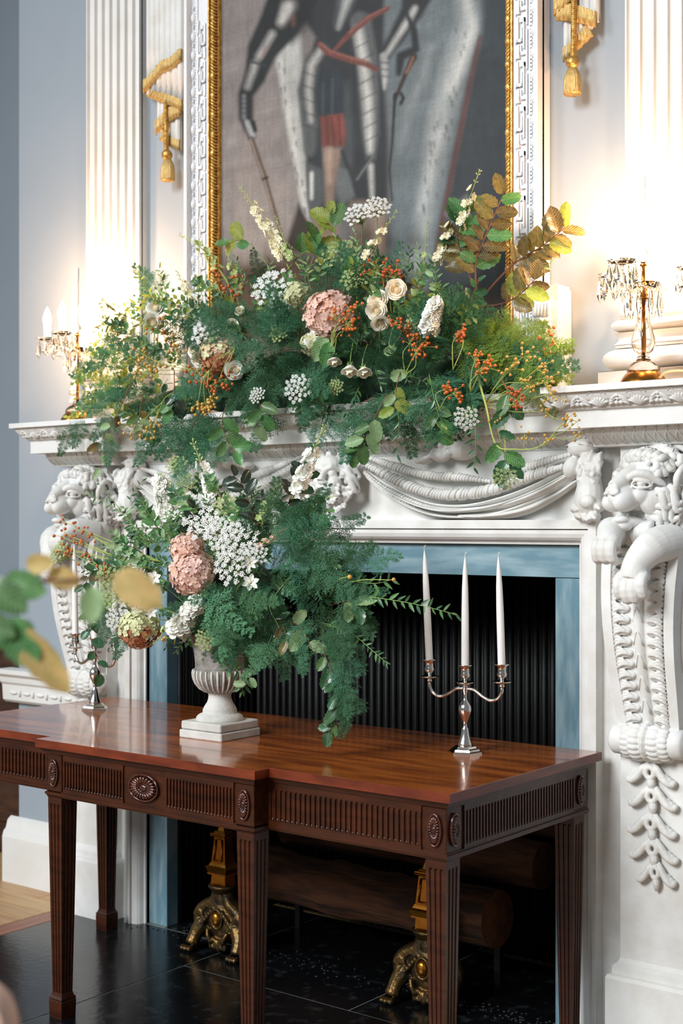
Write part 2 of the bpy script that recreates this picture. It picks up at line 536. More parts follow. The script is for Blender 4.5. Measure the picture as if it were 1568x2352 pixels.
# ================================================================== the room
def build_room():
    WY = 0.10
    m = MB().box((-1.9, WY, 0), (-.92, WY + 0.9, 4.2)).box((.92, WY, 0), (6.0, WY + 0.9, 4.2))
    m.box((-.92, WY, 1.5), (.92, WY + 0.9, 4.2)).box((-.92, WY + .5, 0), (.92, WY + 0.9, 1.5))
    struct('wall_back', m, M['blue_wall'])
    m = MB().box((-5.0, 1.0, 0), (-1.9, 1.1, 6.5))
    struct('wall_left', m, M['blue_wall'])
    # floor: a bed, pale boards on the left, a reddish border and the black hearth slabs as separate pieces
    fl = struct('floor', MB().box((-5, -7.5, -0.12), (5, 1.0, -0.03)), M['oak'])
    i = 0
    for y0 in np.arange(-2.4, 0.06, 0.118):
        x = -4.6 + (i % 3) * 0.35
        while x < -1.405:
            x1 = min(x + 1.15, -1.405)
            MB().bbox((x, y0, -0.03), (x1 - 0.003, y0 + 0.115, 0.0), 0.002).build('floorboard', M['oak'], fl)
            x = x1
        i += 1
    y = -2.4
    k = 0
    while y < 0.05:
        y1 = min(y + (0.33, 0.42)[k % 2], 0.055)
        MB().bbox((-1.402, y, -0.03), (-1.30, y1 - 0.003, 0.0), 0.002).build('border_board', M['pink_board'], fl)
        y = y1
        k += 1
    for x0, x1, y0, y1 in ((-1.295, -0.4815, -1.35, -0.02), (-0.4785, 0.5, -1.35, -0.3035), (-0.4785, 0.2685, -0.3005, 0.5),
                           (0.2715, 1.295, -0.3005, 0.5), (0.506, 1.295, -1.35, -0.3035), (-0.87, -0.4815, -0.014, 0.5)):
        MB().bbox((x0, y0, -0.03), (x1, y1, 0.0), 0.002).build('hearth_slab', M['hearth'], fl)
    MB().box((-1.29, -1.34, -0.03), (1.29, 0.49, -0.0015)).build('slab_joint', M['grout'], fl)
    MB().box((-1.29, -7.3, -0.03), (4.8, -1.352, 0.0)).build('floorboard', M['oak'], fl)
    MB().box((1.298, -1.35, -0.03), (4.8, 0.1, 0.0)).build('floorboard', M['oak'], fl)
    # dado rail and baseboard on the chimney breast, both sides
    prof = [(0, 0), (-.105, 0), (-.105, .012), (-.075, .03), (-.062, .05), (-.05, .12), (-.035, .13), (-.035, .15), (0, .15)]
    rail = [(WY, .80), (WY - .03, .80), (WY - .045, .812), (WY - .05, .88), (WY - .062, .892), (WY - .066, .915), (WY - .085, .93), (WY - .085, .95), (WY, .95)]
    base = [(WY, 0), (WY - .05, 0), (WY - .05, .2), (WY - .042, .225), (WY - .03, .235), (WY - .02, .27), (WY - .008, .28), (WY, .285)]
    mb = MB()
    for a, b in ((-1.955, -1.345), (1.345, 6.0)):
        mb.prism(rail, 0, a, b)
    o = struct('trim_1', mb, M['white'])
    o['label'] = 'white moulded dado rail on the blue wall'
    # small raised ornaments along the rail
    orn = MB()
    for x in np.arange(-1.9, -1.36, 0.09):
        orn.ell((x + 0.02, WY - .05, .845), (.026, .006, .008))
        orn.ell((x + 0.065, WY - .05, .845), (.008, .008, .016))
    orn.build('carved_ornament', M['white'], o, True)
    mb = MB()
    for a, b in ((-1.955, -1.345), (1.345, 6.0)):
        mb.prism(base, 0, a, b)
    struct('baseboard_back', mb, M['white'])
    # fluted pilasters above the mantel shelf, on bases
    for k, sx in enumerate((-1, 1)):
        xa, xb = 1.085, 1.405
        y0, y1 = 0.055, WY
        mb = MB()
        mb.box((xa, y0 + .014, 2.26), (xb, y1, 4.2))
        nfl = 7
        p = (xb - xa) / nfl
        for i in range(nfl + 1):
            c = xa + i * p
            w = p * 0.17
            mb.prism([(max(xa, c - w), y0 + .02), (max(xa, c - w * .7), y0), (min(xb, c + w * .7), y0), (min(xb, c + w), y0 + .02)], 2, 2.26, 4.2)
        if sx < 0:
            mb = mirror(mb)
        o = struct(f'trim_{k + 2}', mb, M['white'])
        o['label'] = 'white fluted pilaster on the left of the painting' if sx < 0 else 'white fluted pilaster on the right of the painting'
        b = MB()
        b.bbox((xa - .06, y0 - .065, 2.004), (xb + .06, y1, 2.068), .002)

        def torus_block(z0, z1, out):
            pts = []
            for i in range(9):
                t = PI * i / 8
                pts.append((out * math.sin(t), z0 + (z1 - z0) * (1 - math.cos(t)) / 2))
            V = []
            for e, z in pts:
                V.append([(xa - e, y1, z), (xa - e, y0 - e, z), (xb + e, y0 - e, z), (xb + e, y1, z)])
            b.grid(np.array(V))
        torus_block(2.068, 2.142, .052)
        b.box((xa - .022, y0 - .022, 2.142), (xb + .022, y1, 2.152))
        V = []
        for i in range(7):
            t = i / 6
            e = .014 + .012 * (2 * t - 1) ** 2
            V.append([(xa - e, y1, 2.152 + .038 * t), (xa - e, y0 - e, 2.152 + .038 * t), (xb + e, y0 - e, 2.152 + .038 * t), (xb + e, y1, 2.152 + .038 * t)])
        b.grid(np.array(V))
        torus_block(2.19, 2.232, .032)
        b.box((xa - .012, y0 - .012, 2.232), (xb + .012, y1, 2.262))
        if sx < 0:
            b = mirror(b)
        b.build('pilaster_base', M['white'], o, True)


build_room()


# ================================================================== the carved chimneypiece
def lion_mb(turn=0.0):
    """head, mane and forepaws of the right-hand lion, world coordinates"""
    rr = random.Random(5)
    X = 1.24
    m = MB()
    m.res = 2
    Y0 = -.12

    def L(x, f, z):
        return np.array([X + x, Y0 - f, z])
    # skull, brow, muzzle, jaw (x across, f forward of the ears, z up)
    m.ell(L(0, -.02, 1.705), (.084, .105, .095))
    m.ell(L(0, .040, 1.752), (.056, .050, .036), rotm(rx=.5))
    m.ell(L(0, .050, 1.682), (.060, .060, .052))
    m.ell(L(0, .100, 1.676), (.040, .062, .040), rotm(rx=.10))
    m.tube([L(0, .055, 1.758), L(0, .088, 1.738), L(0, .120, 1.718), L(0, .148, 1.700)], [.024, .026, .025, .020], 20)
    m.ell(L(0, .150, 1.692), (.027, .016, .016))
    m.ell(L(0, .142, 1.672), (.022, .020, .022))
    for s in (-1, 1):
        m.ell(L(s * .024, .120, 1.662), (.028, .046, .031), rotm(rx=.22))       # upper lip
        m.tube(spline([L(s * .010, .168, 1.684), L(s * .022, .160, 1.682), L(s * .026, .150, 1.690)], 6), .005, 8)     # nostril rim
        m.ell(L(s * .050, .030, 1.662), (.038, .058, .046))                     # cheek
        m.ell(L(s * .042, .072, 1.676), (.026, .040, .026))
        # heavy brow above a deep-set eye with two lids
        m.tube(spline([L(s * .020, .108, 1.728), L(s * .042, .098, 1.741), L(s * .064, .074, 1.736), L(s * .080, .040, 1.716), L(s * .084, .018, 1.700)], 11), [.008, .011, .013, .014, .0145, .014, .013, .012, .010, .008, .005], 12)
        m.ell(L(s * .052, .086, 1.712), (.014, .014, .0095))
        m.tube(spline([L(s * .030, .104, 1.711), L(s * .046, .103, 1.722), L(s * .066, .086, 1.719), L(s * .074, .064, 1.708)], 8), .0042, 8)
        m.tube(spline([L(s * .030, .104, 1.709), L(s * .048, .102, 1.700), L(s * .066, .084, 1.700), L(s * .074, .064, 1.706)], 8), .0038, 8)
        # ear: a cupped shell standing out of the mane
        m.tube(spline([L(s * .108, -.004, 1.684), L(s * .128, .022, 1.708), L(s * .138, .022, 1.742), L(s * .136, -.010, 1.764), L(s * .130, -.044, 1.748), L(s * .122, -.050, 1.712), L(s * .112, -.030, 1.688)], 18), .0105, 10)
        m.ell(L(s * .108, -.014, 1.722), (.014, .030, .034))
    m.ell(L(0, .070, 1.600), (.034, .060, .018), rotm(rx=-.08))                 # lower jaw
    m.ell(L(0, .118, 1.608), (.027, .026, .013))
    m.ell(L(0, .106, 1.592), (.024, .026, .018))
    m.ell(L(0, .0, 1.61), (.055, .06, .06))
    head, m = m, MB()
    # mane: thin S-curved locks in five layers, flowing back and down
    for f0, rad, n, ln in ((.040, .092, 22, .060), (.015, .108, 24, .075), (-.02, .124, 26, .085), (-.055, .136, 26, .09), (-.09, .142, 24, .09)):
        for i in range(n):
            a = PI / 2 + (-2.5 + 5.0 * i / (n - 1) + rr.uniform(-.06, .06))
            d = np.array([math.cos(a), 0, math.sin(a)])
            t = np.array([-math.sin(a), 0, math.cos(a)])
            p = L(0, f0, 1.70) + d * rad * rr.uniform(.93, 1.05)
            if abs(d[0]) > .72 and .06 < d[2] < .50 and f0 > -.03:
                continue         # room for the ears
            p[2] = min(p[2], 1.822)
            sw = rr.choice((-1, 1)) * rr.uniform(.010, .018)
            dn = np.array([0, 0, -1.0]) * ln * (.75 if d[2] < .25 else .15)
            pts = [p - d * .016 + (0, -.014, 0), p + t * sw + (0, -.010, 0), p + d * .010 - t * sw + dn * .4, p + d * .012 + t * sw + dn * .75 + (0, .014, 0), p + d * .004 - t * sw * .4 + dn + (0, .016, 0)]
            m.tube(spline(pts, 12), np.array([.006, .010, .012, .0125, .012, .012, .0115, .011, .010, .008, .006, .003]) * rr.uniform(.85, 1.1), 7)
    # curls over the forehead
    for i in range(13):
        a = -1.25 + 2.5 * i / 12
        p = L(.082 * math.sin(a), .048 - .03 * abs(math.sin(a)), 1.768 + .026 * math.cos(a))
        e = (-1) ** i
        m.tube(spline([p + (0, .012, .012), p + (e * .006, -.014, .012), p + (-e * .006, -.022, -.002), p + (e * .008, -.014, -.012), p + (e * .002, -.008, -.006)], 9), [.006, .010, .012, .0125, .0115, .010, .008, .006, .003], 7)
    # beard locks under the chin
    for i in range(9):
        x = -.056 + .014 * i
        m.tube(spline([L(x, .05, 1.602), L(x + .008, .075, 1.580), L(x - .008, .066, 1.552), L(x + .006, .055, 1.522)], 9), [.009, .012, .013, .013, .012, .011, .009, .006, .003], 7)
    if turn:                 # the head looks slightly to one side
        ca, sa = math.cos(-turn), math.sin(-turn)
        for vv in head.v + m.v:
            x, y = vv[:, 0] - X, vv[:, 1] + .10
            vv[:, 0], vv[:, 1] = X + x * ca - y * sa + .022, -.090 + x * sa + y * ca
    mane, m = m, MB()
    m.res = 2
    # forelegs: one hangs over the console front, the other is curled up on the far side
    m.tube(spline([(1.33, -.13, 1.545), (1.305, -.21, 1.53), (1.275, -.245, 1.485), (1.268, -.252, 1.44)], 12), [.055, .055, .054, .052, .050, .047, .044, .042, .041, .042, .044, .044], 24)
    for i in range(4):
        x = 1.232 + .024 * i
        o = (.004, -.008, -.006, .008)[i]
        m.tube(spline([(x, -.258, 1.452), (x, -.282, 1.425 + o), (x, -.276, 1.393 + o), (x, -.252, 1.384 + o)], 8), [.014, .0165, .017, .0165, .0165, .017, .016, .011], 8)
    m.tube(spline([(1.15, -.12, 1.56), (1.17, -.20, 1.575), (1.185, -.245, 1.555), (1.19, -.262, 1.525)], 9), [.045, .046, .044, .042, .04, .038, .037, .036, .034], 24)
    for i in range(3):
        x = 1.166 + .024 * i
        m.tube(spline([(x, -.262, 1.552), (x, -.288, 1.535), (x, -.286, 1.500), (x, -.262, 1.486)], 8), [.014, .0165, .0165, .016, .016, .0165, .015, .010], 8)
    # shoulders
    m.ell((1.30, -.09, 1.57), (.07, .07, .07))
    m.ell((1.18, -.09, 1.57), (.07, .07, .07))
    return head, mane, m


def console_mb():
    """the scrolled console below the lion: returns (body, leaf strips, centre band, volute)"""
    X = 1.24
    zs = np.linspace(.975, 1.56, 26)

    def yf(z):
        t = (z - .975) / .585
        return -.105 - .075 * math.sin(PI * min(1, t * 0.78)) ** 1.3

    def hw(z):
        t = (z - .975) / .585
        return .098 + .026 * t
    body = MB()
    P = []
    for z in zs:
        y, w = yf(z), hw(z)
        P.append([(X - w, -.02, z), (X - w, y, z), (X - w + .03, y, z), (X - w + .034, y + .010, z), (X + w - .034, y + .010, z), (X + w - .03, y, z), (X + w, y, z), (X + w, -.02, z)])
    body.grid(np.array(P))
    body.add([P[-1][i] for i in range(8)], [tuple(range(8))])
    # a raised oval panel on each cheek
    for s in (-1, 1):
        pts = []
        for i in range(25):
            a = 2 * PI * i / 24
            z = 1.33 + .17 * math.sin(a)
            pts.append((X + s * (hw(z) + .001), -.085 + .036 * math.cos(a), z))
        body.tube(pts, .006, 6, cap=False)
    leaf = MB()
    rr = random.Random(3)
    for s in (-1, 1):
        for i in range(17):
            z = .985 + i * .033
            y = yf(z) + .006
            xc = X + s * (.030 + .012 * i / 16) + s * .012
            w = .024 + .004 * i / 16
            leaf.ell((xc, y, z), (w, .011, .015))
            for k in (-1, 0, 1):
                leaf.tube(spline([(xc - s * w * .8, y - .004, z - .006), (xc, y - .013, z + .004 + k * .004), (xc + s * w * .7, y - .011, z + .004 + k * .011), (xc + s * w * 1.15, y - .002, z - .004 + k * .013)], 6), [.003, .005, .0055, .0055, .005, .003], 6)
    band = MB()
    for i in range(8):
        z = 1.0 + i * .068
        y = yf(z) + .006
        band.tube(spline([(X - .014, y, z - .03), (X, y - .012, z + .012), (X + .014, y, z - .03)], 7), .0035, 5)
    P = []
    for z in zs[:-1]:
        y = yf(z)
        P.append([(X - .018, y + .012, z), (X - .012, y - .001, z), (X, y - .004, z), (X + .012, y - .001, z), (X + .018, y + .012, z)])
    band.grid(np.array(P))
    vol = MB()
    yc, zc = -.098, .950
    prof = [(X - .122, .006), (X - .122, .016), (X - .117, .018), (X - .117, .036), (X - .108, .044), (X - .08, .046), (X - .072, .043), (X + .072, .043), (X + .08, .046), (X + .108, .044), (X + .117, .036), (X + .117, .018), (X + .122, .016), (X + .122, .006)]
    V = []
    for x, r in prof:
        V.append([(x, yc + r * math.cos(a), zc + r * math.sin(a)) for a in np.linspace(0, 2 * PI, 25)])
    vol.grid(np.array(V))
    vol.add([v for v in V[0][:-1]], [tuple(range(24))])
    vol.add([v for v in V[-1][:-1]], [tuple(range(23, -1, -1))])
    vleaf = MB()
    for s in (-1, 1):
        for i in range(15):
            a = -2.6 + i * .32
            for k in range(2):
                xx = X + s * (.030 + .028 * k)
                rad = .052 - .004 * k
                vleaf.ell((xx, yc + rad * math.cos(a + .15 * k - PI / 2) * .9, zc + rad * math.sin(a + .15 * k - PI / 2)), (.020, .010, .010), rotm(rx=a))
    vleaf.ell((X, yc, zc), (.019, .060, .062))
    return body, leaf, band, vol, vleaf


def bell_mb(k):
    """one husk of the plaster drop, local coordinates, facing -y"""
    m = MB()
    m.res = 2
    m.tube([(.013 * math.cos(a), -.024, .016 * math.sin(a)) for a in np.linspace(0, 2 * PI, 21)], .0085, 9, cap=False)
    m.tube(spline([(0, -.008, .040), (0, -.018, .024)], 5), .009, 9)
    m.tube(spline([(0, -.014, -.016), (.004, -.022, -.034), (-.002, -.012, -.058)], 7), [.013, .014, .014, .013, .011, .008, .004], 9)
    for s in (-1, 1):
        for j in range(3):
            m.tube(spline([(s * .008, -.010, .028 - .006 * j), (s * (.022 + .006 * j), -.022, .012 - .010 * j), (s * (.036 + .011 * j), -.022, -.006 - .011 * j),
                           (s * (.047 + .011 * j), -.016, -.013 - .008 * j), (s * (.044 + .011 * j), -.012, -.003 - .008 * j)], 11),
                   np.array([.005, .008, .010, .012, .012, .0105, .010, .011, .012, .010, .006]), 9)
        m.ell((s * .070, -.014, -.026), (.011, .010, .010))
    return m


def pt(u, v, y=-.05):
    return onY(u, v, y)


def loft(top, bot, n, m, folds, y0, amp, seed=0):
    """hanging cloth between two picture curves, with folds running along it"""
    T = spline([pt(u, v, y0) for u, v in top], n)
    B = spline([pt(u, v, y0) for u, v in bot], n)
    P = np.zeros((m, n, 3))
    for j in range(m):
        s = j / (m - 1)
        P[j] = T * (1 - s) + B * s
        t = np.linspace(0, 1, n)
        P[j, :, 1] = y0 + .012 - amp * math.sin(PI * s) ** .5 * (.55 + .45 * np.sin(2 * PI * (folds * s + .25 * np.sin(3 * t + seed)))) * (.55 + .45 * np.sin(PI * t) ** .5)
    return P


def rope(m, pts, y0, r, pitch, seed):
    """ruffled fur edge: flattened lumps set across the path"""
    rr = random.Random(seed)
    P = spline([pt(u, v, y0) for u, v in pts], 200)
    L = np.concatenate([[0], np.cumsum(np.linalg.norm(np.diff(P, axis=0), axis=1))])
    for d in np.arange(0, L[-1], pitch):
        i = min(np.searchsorted(L, d), 198)
        t = P[i + 1] - P[i]
        a = math.atan2(t[2], t[0])
        q = r * (1 + .12 * rr.uniform(-1, 1)) * min(1, .35 + d * 4, .35 + (L[-1] - d) * 4)
        m.ell(P[i] + np.array([0, -.012, 0]), (pitch * .66, q * .9, q), rotm(ry=-a + .45), seg=8, ring=6)


def build_chimneypiece():
    C = thing('fireplace_surround', 'white carved chimneypiece with lion consoles around the dark hearth', 'fireplace', (0, 0, 0))
    W = M['plaster']
    b = MB()
    for s in (-1, 1):
        x = sorted((s * .968, s * 1.40))
        b.box((x[0], -.015, 0), (x[1], .098, 1.84))
        x = sorted((s * 1.135, s * 1.345))
        b.box((x[0], -.075, .27), (x[1], -.01, 1.84))
    b.box((-.97, -.015, 1.53), (.97, .098, 1.84))
    b.build('panel_backing', W, C)
    for s in (-1, 1):
        pb = MB()
        x0, x1 = sorted((s * 1.135, s * 1.345))
        V = []
        for e, z in ((.034, 0), (.034, .225), (.030, .236), (.020, .240), (.018, .262), (.006, .272), (0, .285)):
            V.append([(x0 - e, .03, z), (x0 - e, -.075 - e, z), (x1 + e, -.075 - e, z), (x1 + e, .03, z)])
        pb.grid(np.array(V))
        pb.build('pedestal_base', W, C)
    # moulded architrave round the opening, mitred
    prof = [(0, .02), (0, -.022), (.008, -.024), (.010, -.030), (.014, -.040), (.022, -.049), (.034, -.054), (.046, -.054), (.047, -.046), (.050, -.046), (.050, -.062), (.078, -.062), (.078, -.014)]
    V = []
    for d, y in prof:
        V.append([(-.968 - d, y, 0), (-.968 - d, y, 1.53 + d), (.968 + d, y, 1.53 + d), (.968 + d, y, 0)])
    MB().grid(np.array(V)).build('architrave', W, C)
    # marble slips
    MB().bbox((-.97, 0, 0), (-.87, .06, 1.423), .001).build('marble_slip', M['slate_v'], C)
    MB().bbox((.87, 0, 0), (.97, .06, 1.423), .001).build('marble_slip', M['slate_v'], C)
    MB().bbox((-.97, 0, 1.425), (.97, .06, 1.545), .001).build('marble_slip', M['slate'], C)
    # fluted iron lining of the firebox
    ir = MB().box((-.93, .54, 0), (.93, .56, 1.5))
    for x in np.arange(-.86, .87, .0355):
        ir.tube([(x, .538, 0), (x, .538, 1.44)], .013, 8)
    ir.build('fluted_fireback', M['iron'], C, True)
    for s in (-1, 1):
        x = sorted((s * .875, s * .90))
        ir = MB().box((x[0], .05, 0), (x[1], .56, 1.5))
        for y in np.arange(.075, .53, .0355):
            ir.tube([(s * .874, y, 0), (s * .874, y, 1.44)], .013, 8)
        ir.build('fluted_firebox_side', M['iron'], C, True)
    MB().box((-.9, .05, 1.44), (.9, .56, 1.5)).build('firebox_roof', M['iron'], C)
    # corona, bed mould and carved cyma, all stepping forward over the lions
    co = MB()
    co.box((-1.03, -.11, 1.882), (1.03, .10, 1.933))
    bed = MB()
    bedp = [(.08, 1.83), (-.018, 1.83), (-.022, 1.838), (-.045, 1.848), (-.07, 1.864), (-.078, 1.883), (.08, 1.883)]
    bed.prism(bedp, 0, -1.1, 1.1)
    cy = MB()
    cyp = [(.09, 1.933), (-.112, 1.933), (-.122, 1.938), (-.122, 1.941), (-.128, 1.950), (-.146, 1.962), (-.154, 1.974), (-.156, 1.986), (.09, 1.986)]
    cy.prism(cyp, 0, -1.08, 1.08)
    for s in (-1, 1):
        x = sorted((s * 1.02, s * 1.456))
        co.box((x[0], -.2, 1.882), (x[1], .10, 1.933))
        x = sorted((s * 1.06, s * 1.41))
        bed.prism([(y - .085 if y < 0 else y, z) for y, z in bedp], 0, *x)
        V = []
        x0, x1 = sorted((s * 1.02, s * 1.456))
        for y, z in cyp[1:-1]:
            e = -.112 - y
            V.append([(x0 - e, .09, z), (x0 - e, y - .09, z), (x1 + e, y - .09, z), (x1 + e, .09, z)])
        cy.grid(np.array(V))
    co.build('corona', M['white'], C)
    bed.build('bed_moulding', W, C)
    cy.build('cyma_moulding', W, C)
    sh = MB()
    pol = [(-1.517, .098), (-1.517, -.262), (-.965, -.262), (-.965, -.172), (.965, -.172), (.965, -.262), (1.517, -.262), (1.517, .098)]
    sh.prism(pol, 2, 1.985, 2.004)
    sh.build('mantel_shelf', M['white'], C)
    # carved leaves and flowers on the cyma
    orn = MB()

    def cyma_unit(x, k, yo):
        def P(dx, z, lift=0.0):
            t = (z - 1.938) / .046
            return (x + dx, yo - .124 - .030 * t ** 1.2 - .004 - lift, z)
        if k % 2 == 0:      # palmette with two volutes
            for i in range(-3, 4):
                orn.tube(spline([P(0, 1.940), P(.006 * i, 1.952, .003), P(.0105 * i, 1.968 - .0016 * i * i, .002)], 6), [.002, .004, .005, .005, .005, .003], 5)
            for s in (-1, 1):
                orn.tube([P(s * (.020 + .010 * math.cos(a) * (1 - a / 9)), 1.974 + .009 * math.sin(a) * (1 - a / 9), .001) for a in np.linspace(0, 6, 12)], .003, 5)
                for j in range(3):
                    orn.tube(spline([P(s * .03, 1.944 + .004 * j), P(s * (.042 + .004 * j), 1.950 + .007 * j, .003), P(s * (.056 + .003 * j), 1.956 + .009 * j, 0)], 6), [.002, .004, .005, .005, .004, .002], 5)
        else:               # five-petal flower
            for i in range(5):
                a = PI / 2 + i * 2 * PI / 5
                orn.ell(P(.012 * math.cos(a), 1.961 + .011 * math.sin(a), .001), (.009, .005, .008), rotm(ry=-a), seg=8, ring=5)
            orn.ell(P(0, 1.961, .003), (.006, .005, .006), seg=8, ring=5)
    n = 0
    for x in np.arange(-1.0, 1.0, .0635):
        cyma_unit(x, n, 0.0)
        n += 1
    for s in (-1, 1):
        for i in range(8):
            cyma_unit(s * (1.015 + .0635 * i), i, -.09)
    for i in range(5):       # the end return on the right
        y = -.22 + .055 * i
        for j in range(-2, 3):
            orn.tube(spline([(1.47, y, 1.942), (1.484, y + .006 * j, 1.955), (1.50, y + .010 * j, 1.97)], 5), .004, 5)
    o = orn.build('leaf_carving', W, C, True)
    o['kind'] = 'stuff'
    orn = MB()
    for yo, xs in ((0, np.arange(-1.03, 1.04, .034)), (-.085, np.arange(1.08, 1.41, .034)), (-.085, np.arange(-1.40, -1.06, .034))):
        for x in xs:
            orn.tube(spline([(x - .012, yo - .022, 1.838), (x - .008, yo - .052, 1.850), (x + .004, yo - .075, 1.868), (x + .010, yo - .080, 1.880)], 6), .0028, 5)
            orn.tube(spline([(x + .016, yo - .022, 1.838), (x + .012, yo - .052, 1.850), (x + .004, yo - .075, 1.868)], 5), .0024, 5)
    o = orn.build('bed_mould_carving', W, C, True)
    o['kind'] = 'stuff'
    # lions on their consoles
    cons = console_mb()
    for s in (1, -1):
        f = (lambda q: q) if s > 0 else mirror
        br = f(cons[0]).build('lion_console', W, C)
        lm = lion_mb(.40 if s > 0 else 0.0)
        sculpt(f(lm[0]).build('lion_head', W, br, True), .0026, 2)
        f(lm[1]).build('lion_mane', W, br, True)
        sculpt(f(lm[2]).build('lion_forelegs', W, br, True), .0032, 2)
        sculpt(f(cons[1]).build('acanthus_strip', W, br, True), .0022, 1)
        f(cons[2]).build('ribbon_band', W, br, True)
        f(cons[3]).build('volute', W, br, True)
        sculpt(f(cons[4]).build('volute_leaf', W, br, True), .0028, 2)
        me = None
        for i, (u, v) in enumerate(((1500, 1772), (1504, 1826), (1502, 1888), (1506, 1946), (1512, 2000))):
            p = onY(u, v, -.075)
            if me is None:
                me = bell_mb(i).mesh('bellflower', W)
            o = link('bellflower', me, br, (s * p[0], -.076, p[2]))
            o.scale = (1, 1, 1) if i < 4 else (.8, 1, 1)
            sculpt(o, .0024, 1)
    # draped lion skin: swags of cloth and fur either side of a bearded mask
    sw = MB()
    sw.grid(loft([(838, 1078), (900, 1118), (980, 1152), (1060, 1158), (1140, 1142), (1230, 1108), (1318, 1058)],
                 [(846, 1100), (910, 1150), (985, 1186), (1060, 1196), (1150, 1186), (1240, 1150), (1330, 1098)], 60, 22, 2.6, -.035, .062, 1))
    sw.grid(loft([(1050, 1168), (1120, 1160), (1190, 1140), (1260, 1108), (1322, 1070)],
                 [(1060, 1197), (1120, 1197), (1200, 1184), (1270, 1150), (1334, 1104)], 40, 14, 1.6, -.045, .055, 2))
    fur = MB()
    rope(fur, [(822, 1056), (890, 1090), (960, 1122), (1030, 1136), (1120, 1128), (1210, 1098), (1316, 1066)], -.052, .0215, .0115, 1)
    rope(fur, [(830, 1044), (920, 1074), (990, 1092), (1075, 1098), (1130, 1106)], -.045, .018, .0115, 2)
    rope(fur, [(1150, 1102), (1200, 1080), (1250, 1062), (1312, 1044)], -.045, .020, .0115, 4)
    rope(fur, [(838, 1082), (880, 1118), (930, 1146), (1000, 1170)], -.035, .017, .0115, 3)
    boss = MB()
    Y = -.05
    boss.grid(loft([(1290, 1030), (1320, 1008), (1350, 1003), (1382, 1020)], [(1296, 1052), (1325, 1044), (1355, 1040), (1384, 1048)], 20, 10, 1.2, -.05, .06, 3))
    boss.ell(pt(1340, 1028, -.05), (.055, .035, .028), rotm(ry=-.15))
    boss.ell(pt(1315, 1075, -.05), (.030, .035, .038), rotm(ry=.3))
    rr = random.Random(9)
    for i in range(46):
        u, v = rr.uniform(1328, 1378), rr.uniform(1046, 1104)
        p = pt(u, v, -.07 - .02 * rr.random())
        boss.tube(spline([p + (0, .02, .012), p, p + (rr.uniform(-.006, .006), -.004, -.018), p + (rr.uniform(-.012, .012), .01, -.03)], 6), [.006, .008, .008, .007, .005, .003], 6)
    boss.tube(spline([pt(1352, 1085, -.055), pt(1354, 1120, -.06), pt(1352, 1150, -.062), pt(1350, 1175, -.06)], 10), [.036, .036, .038, .041, .044, .046, .047, .046, .043, .036], 14)
    boss.ell(pt(1348, 1152, -.10), (.026, .020, .022))
    for u, v in ((1322, 1168), (1332, 1184), (1348, 1190), (1366, 1186), (1376, 1164)):
        boss.ell(pt(u, v, -.075), (.0165, .028, .0165))
        boss.ell(pt(u, v + 4, -.10), (.007, .008, .006))
    fig = MB()
    fig.ell(pt(1058, 1034, -.05), (.060, .050, .034), rotm(ry=.1))
    fig.ell(pt(1010, 1045, -.06), (.036, .036, .024), rotm(ry=.3))
    fig.ell(pt(975, 1056, -.05), (.030, .028, .016), rotm(ry=-.1))
    fig.ell(pt(1012, 1022, -.075), (.011, .014, .014))
    fig.ell(pt(1030, 1038, -.095), (.014, .012, .012))
    for i in range(7):
        fig.ell(pt(960 + 9 * i, 1060 - 4 * i, -.07), (.010, .014, .009))
    for s in (1, -1):
        f = (lambda q: q) if s > 0 else mirror
        d = f(sw).build('swag_drapery', W, C, True)
        f(fur).build('fur_edge', W, d, True)
        sculpt(f(boss).build('hanging_paw', W, d, True), .0032, 1)
        sculpt(f(fig).build('carved_cresting', W, d, True), .0032, 1)
    # the bearded mask in the middle
    k = MB()
    c = np.array([.035, -.075, 1.742])

    def q(x, y, z):
        return c + np.array([x, y, z])
    k.ell(q(0, .02, .005), (.062, .075, .088))
    k.ell(q(0, -.03, .060), (.054, .035, .034))
    k.tube([q(0, -.054, .042), q(0, -.072, .018), q(0, -.080, .002)], [.011, .013, .015], 8)
    k.ell(q(0, -.070, -.002), (.021, .012, .010))
    for s in (-1, 1):
        k.tube([q(s * .010, -.058, .044), q(s * .030, -.058, .050), q(s * .052, -.036, .038)], [.009, .010, .007], 8)
        k.ell(q(s * .029, -.050, .030), (.015, .012, .009))
        k.tube([q(s * .014, -.052, .025), q(s * .030, -.060, .022), q(s * .046, -.046, .026)], .004, 6)
        k.ell(q(s * .034, -.042, -.002), (.026, .026, .024))
        k.tube(spline([q(0, -.068, -.020), q(s * .020, -.070, -.020), q(s * .040, -.056, -.034), q(s * .046, -.046, -.052)], 8), [.006, .009, .010, .010, .009, .008, .006, .004], 7)
    k.ell(q(0, -.058, -.034), (.020, .012, .007))
    rr = random.Random(21)
    for i in range(90):      # curled beard and hair
        a = rr.uniform(0, 2 * PI)
        r0 = rr.uniform(.068, .098)
        if i < 45:
            a = rr.uniform(PI * 1.08, PI * 1.92)
            r0 = rr.uniform(.05, .105)
        p = q(r0 * math.cos(a) * .95, -.03 + .02 * rr.random() - .018 * (r0 < .075), r0 * math.sin(a) * 1.02 - .004)
        k.tube([p + .010 * np.array([math.cos(b) * (1 - b / 9), -.4 + b * .06, math.sin(b) * (1 - b / 9)]) for b in np.linspace(0, 5.5, 9)], [.005, .007, .0075, .0075, .007, .0065, .006, .005, .003], 6)
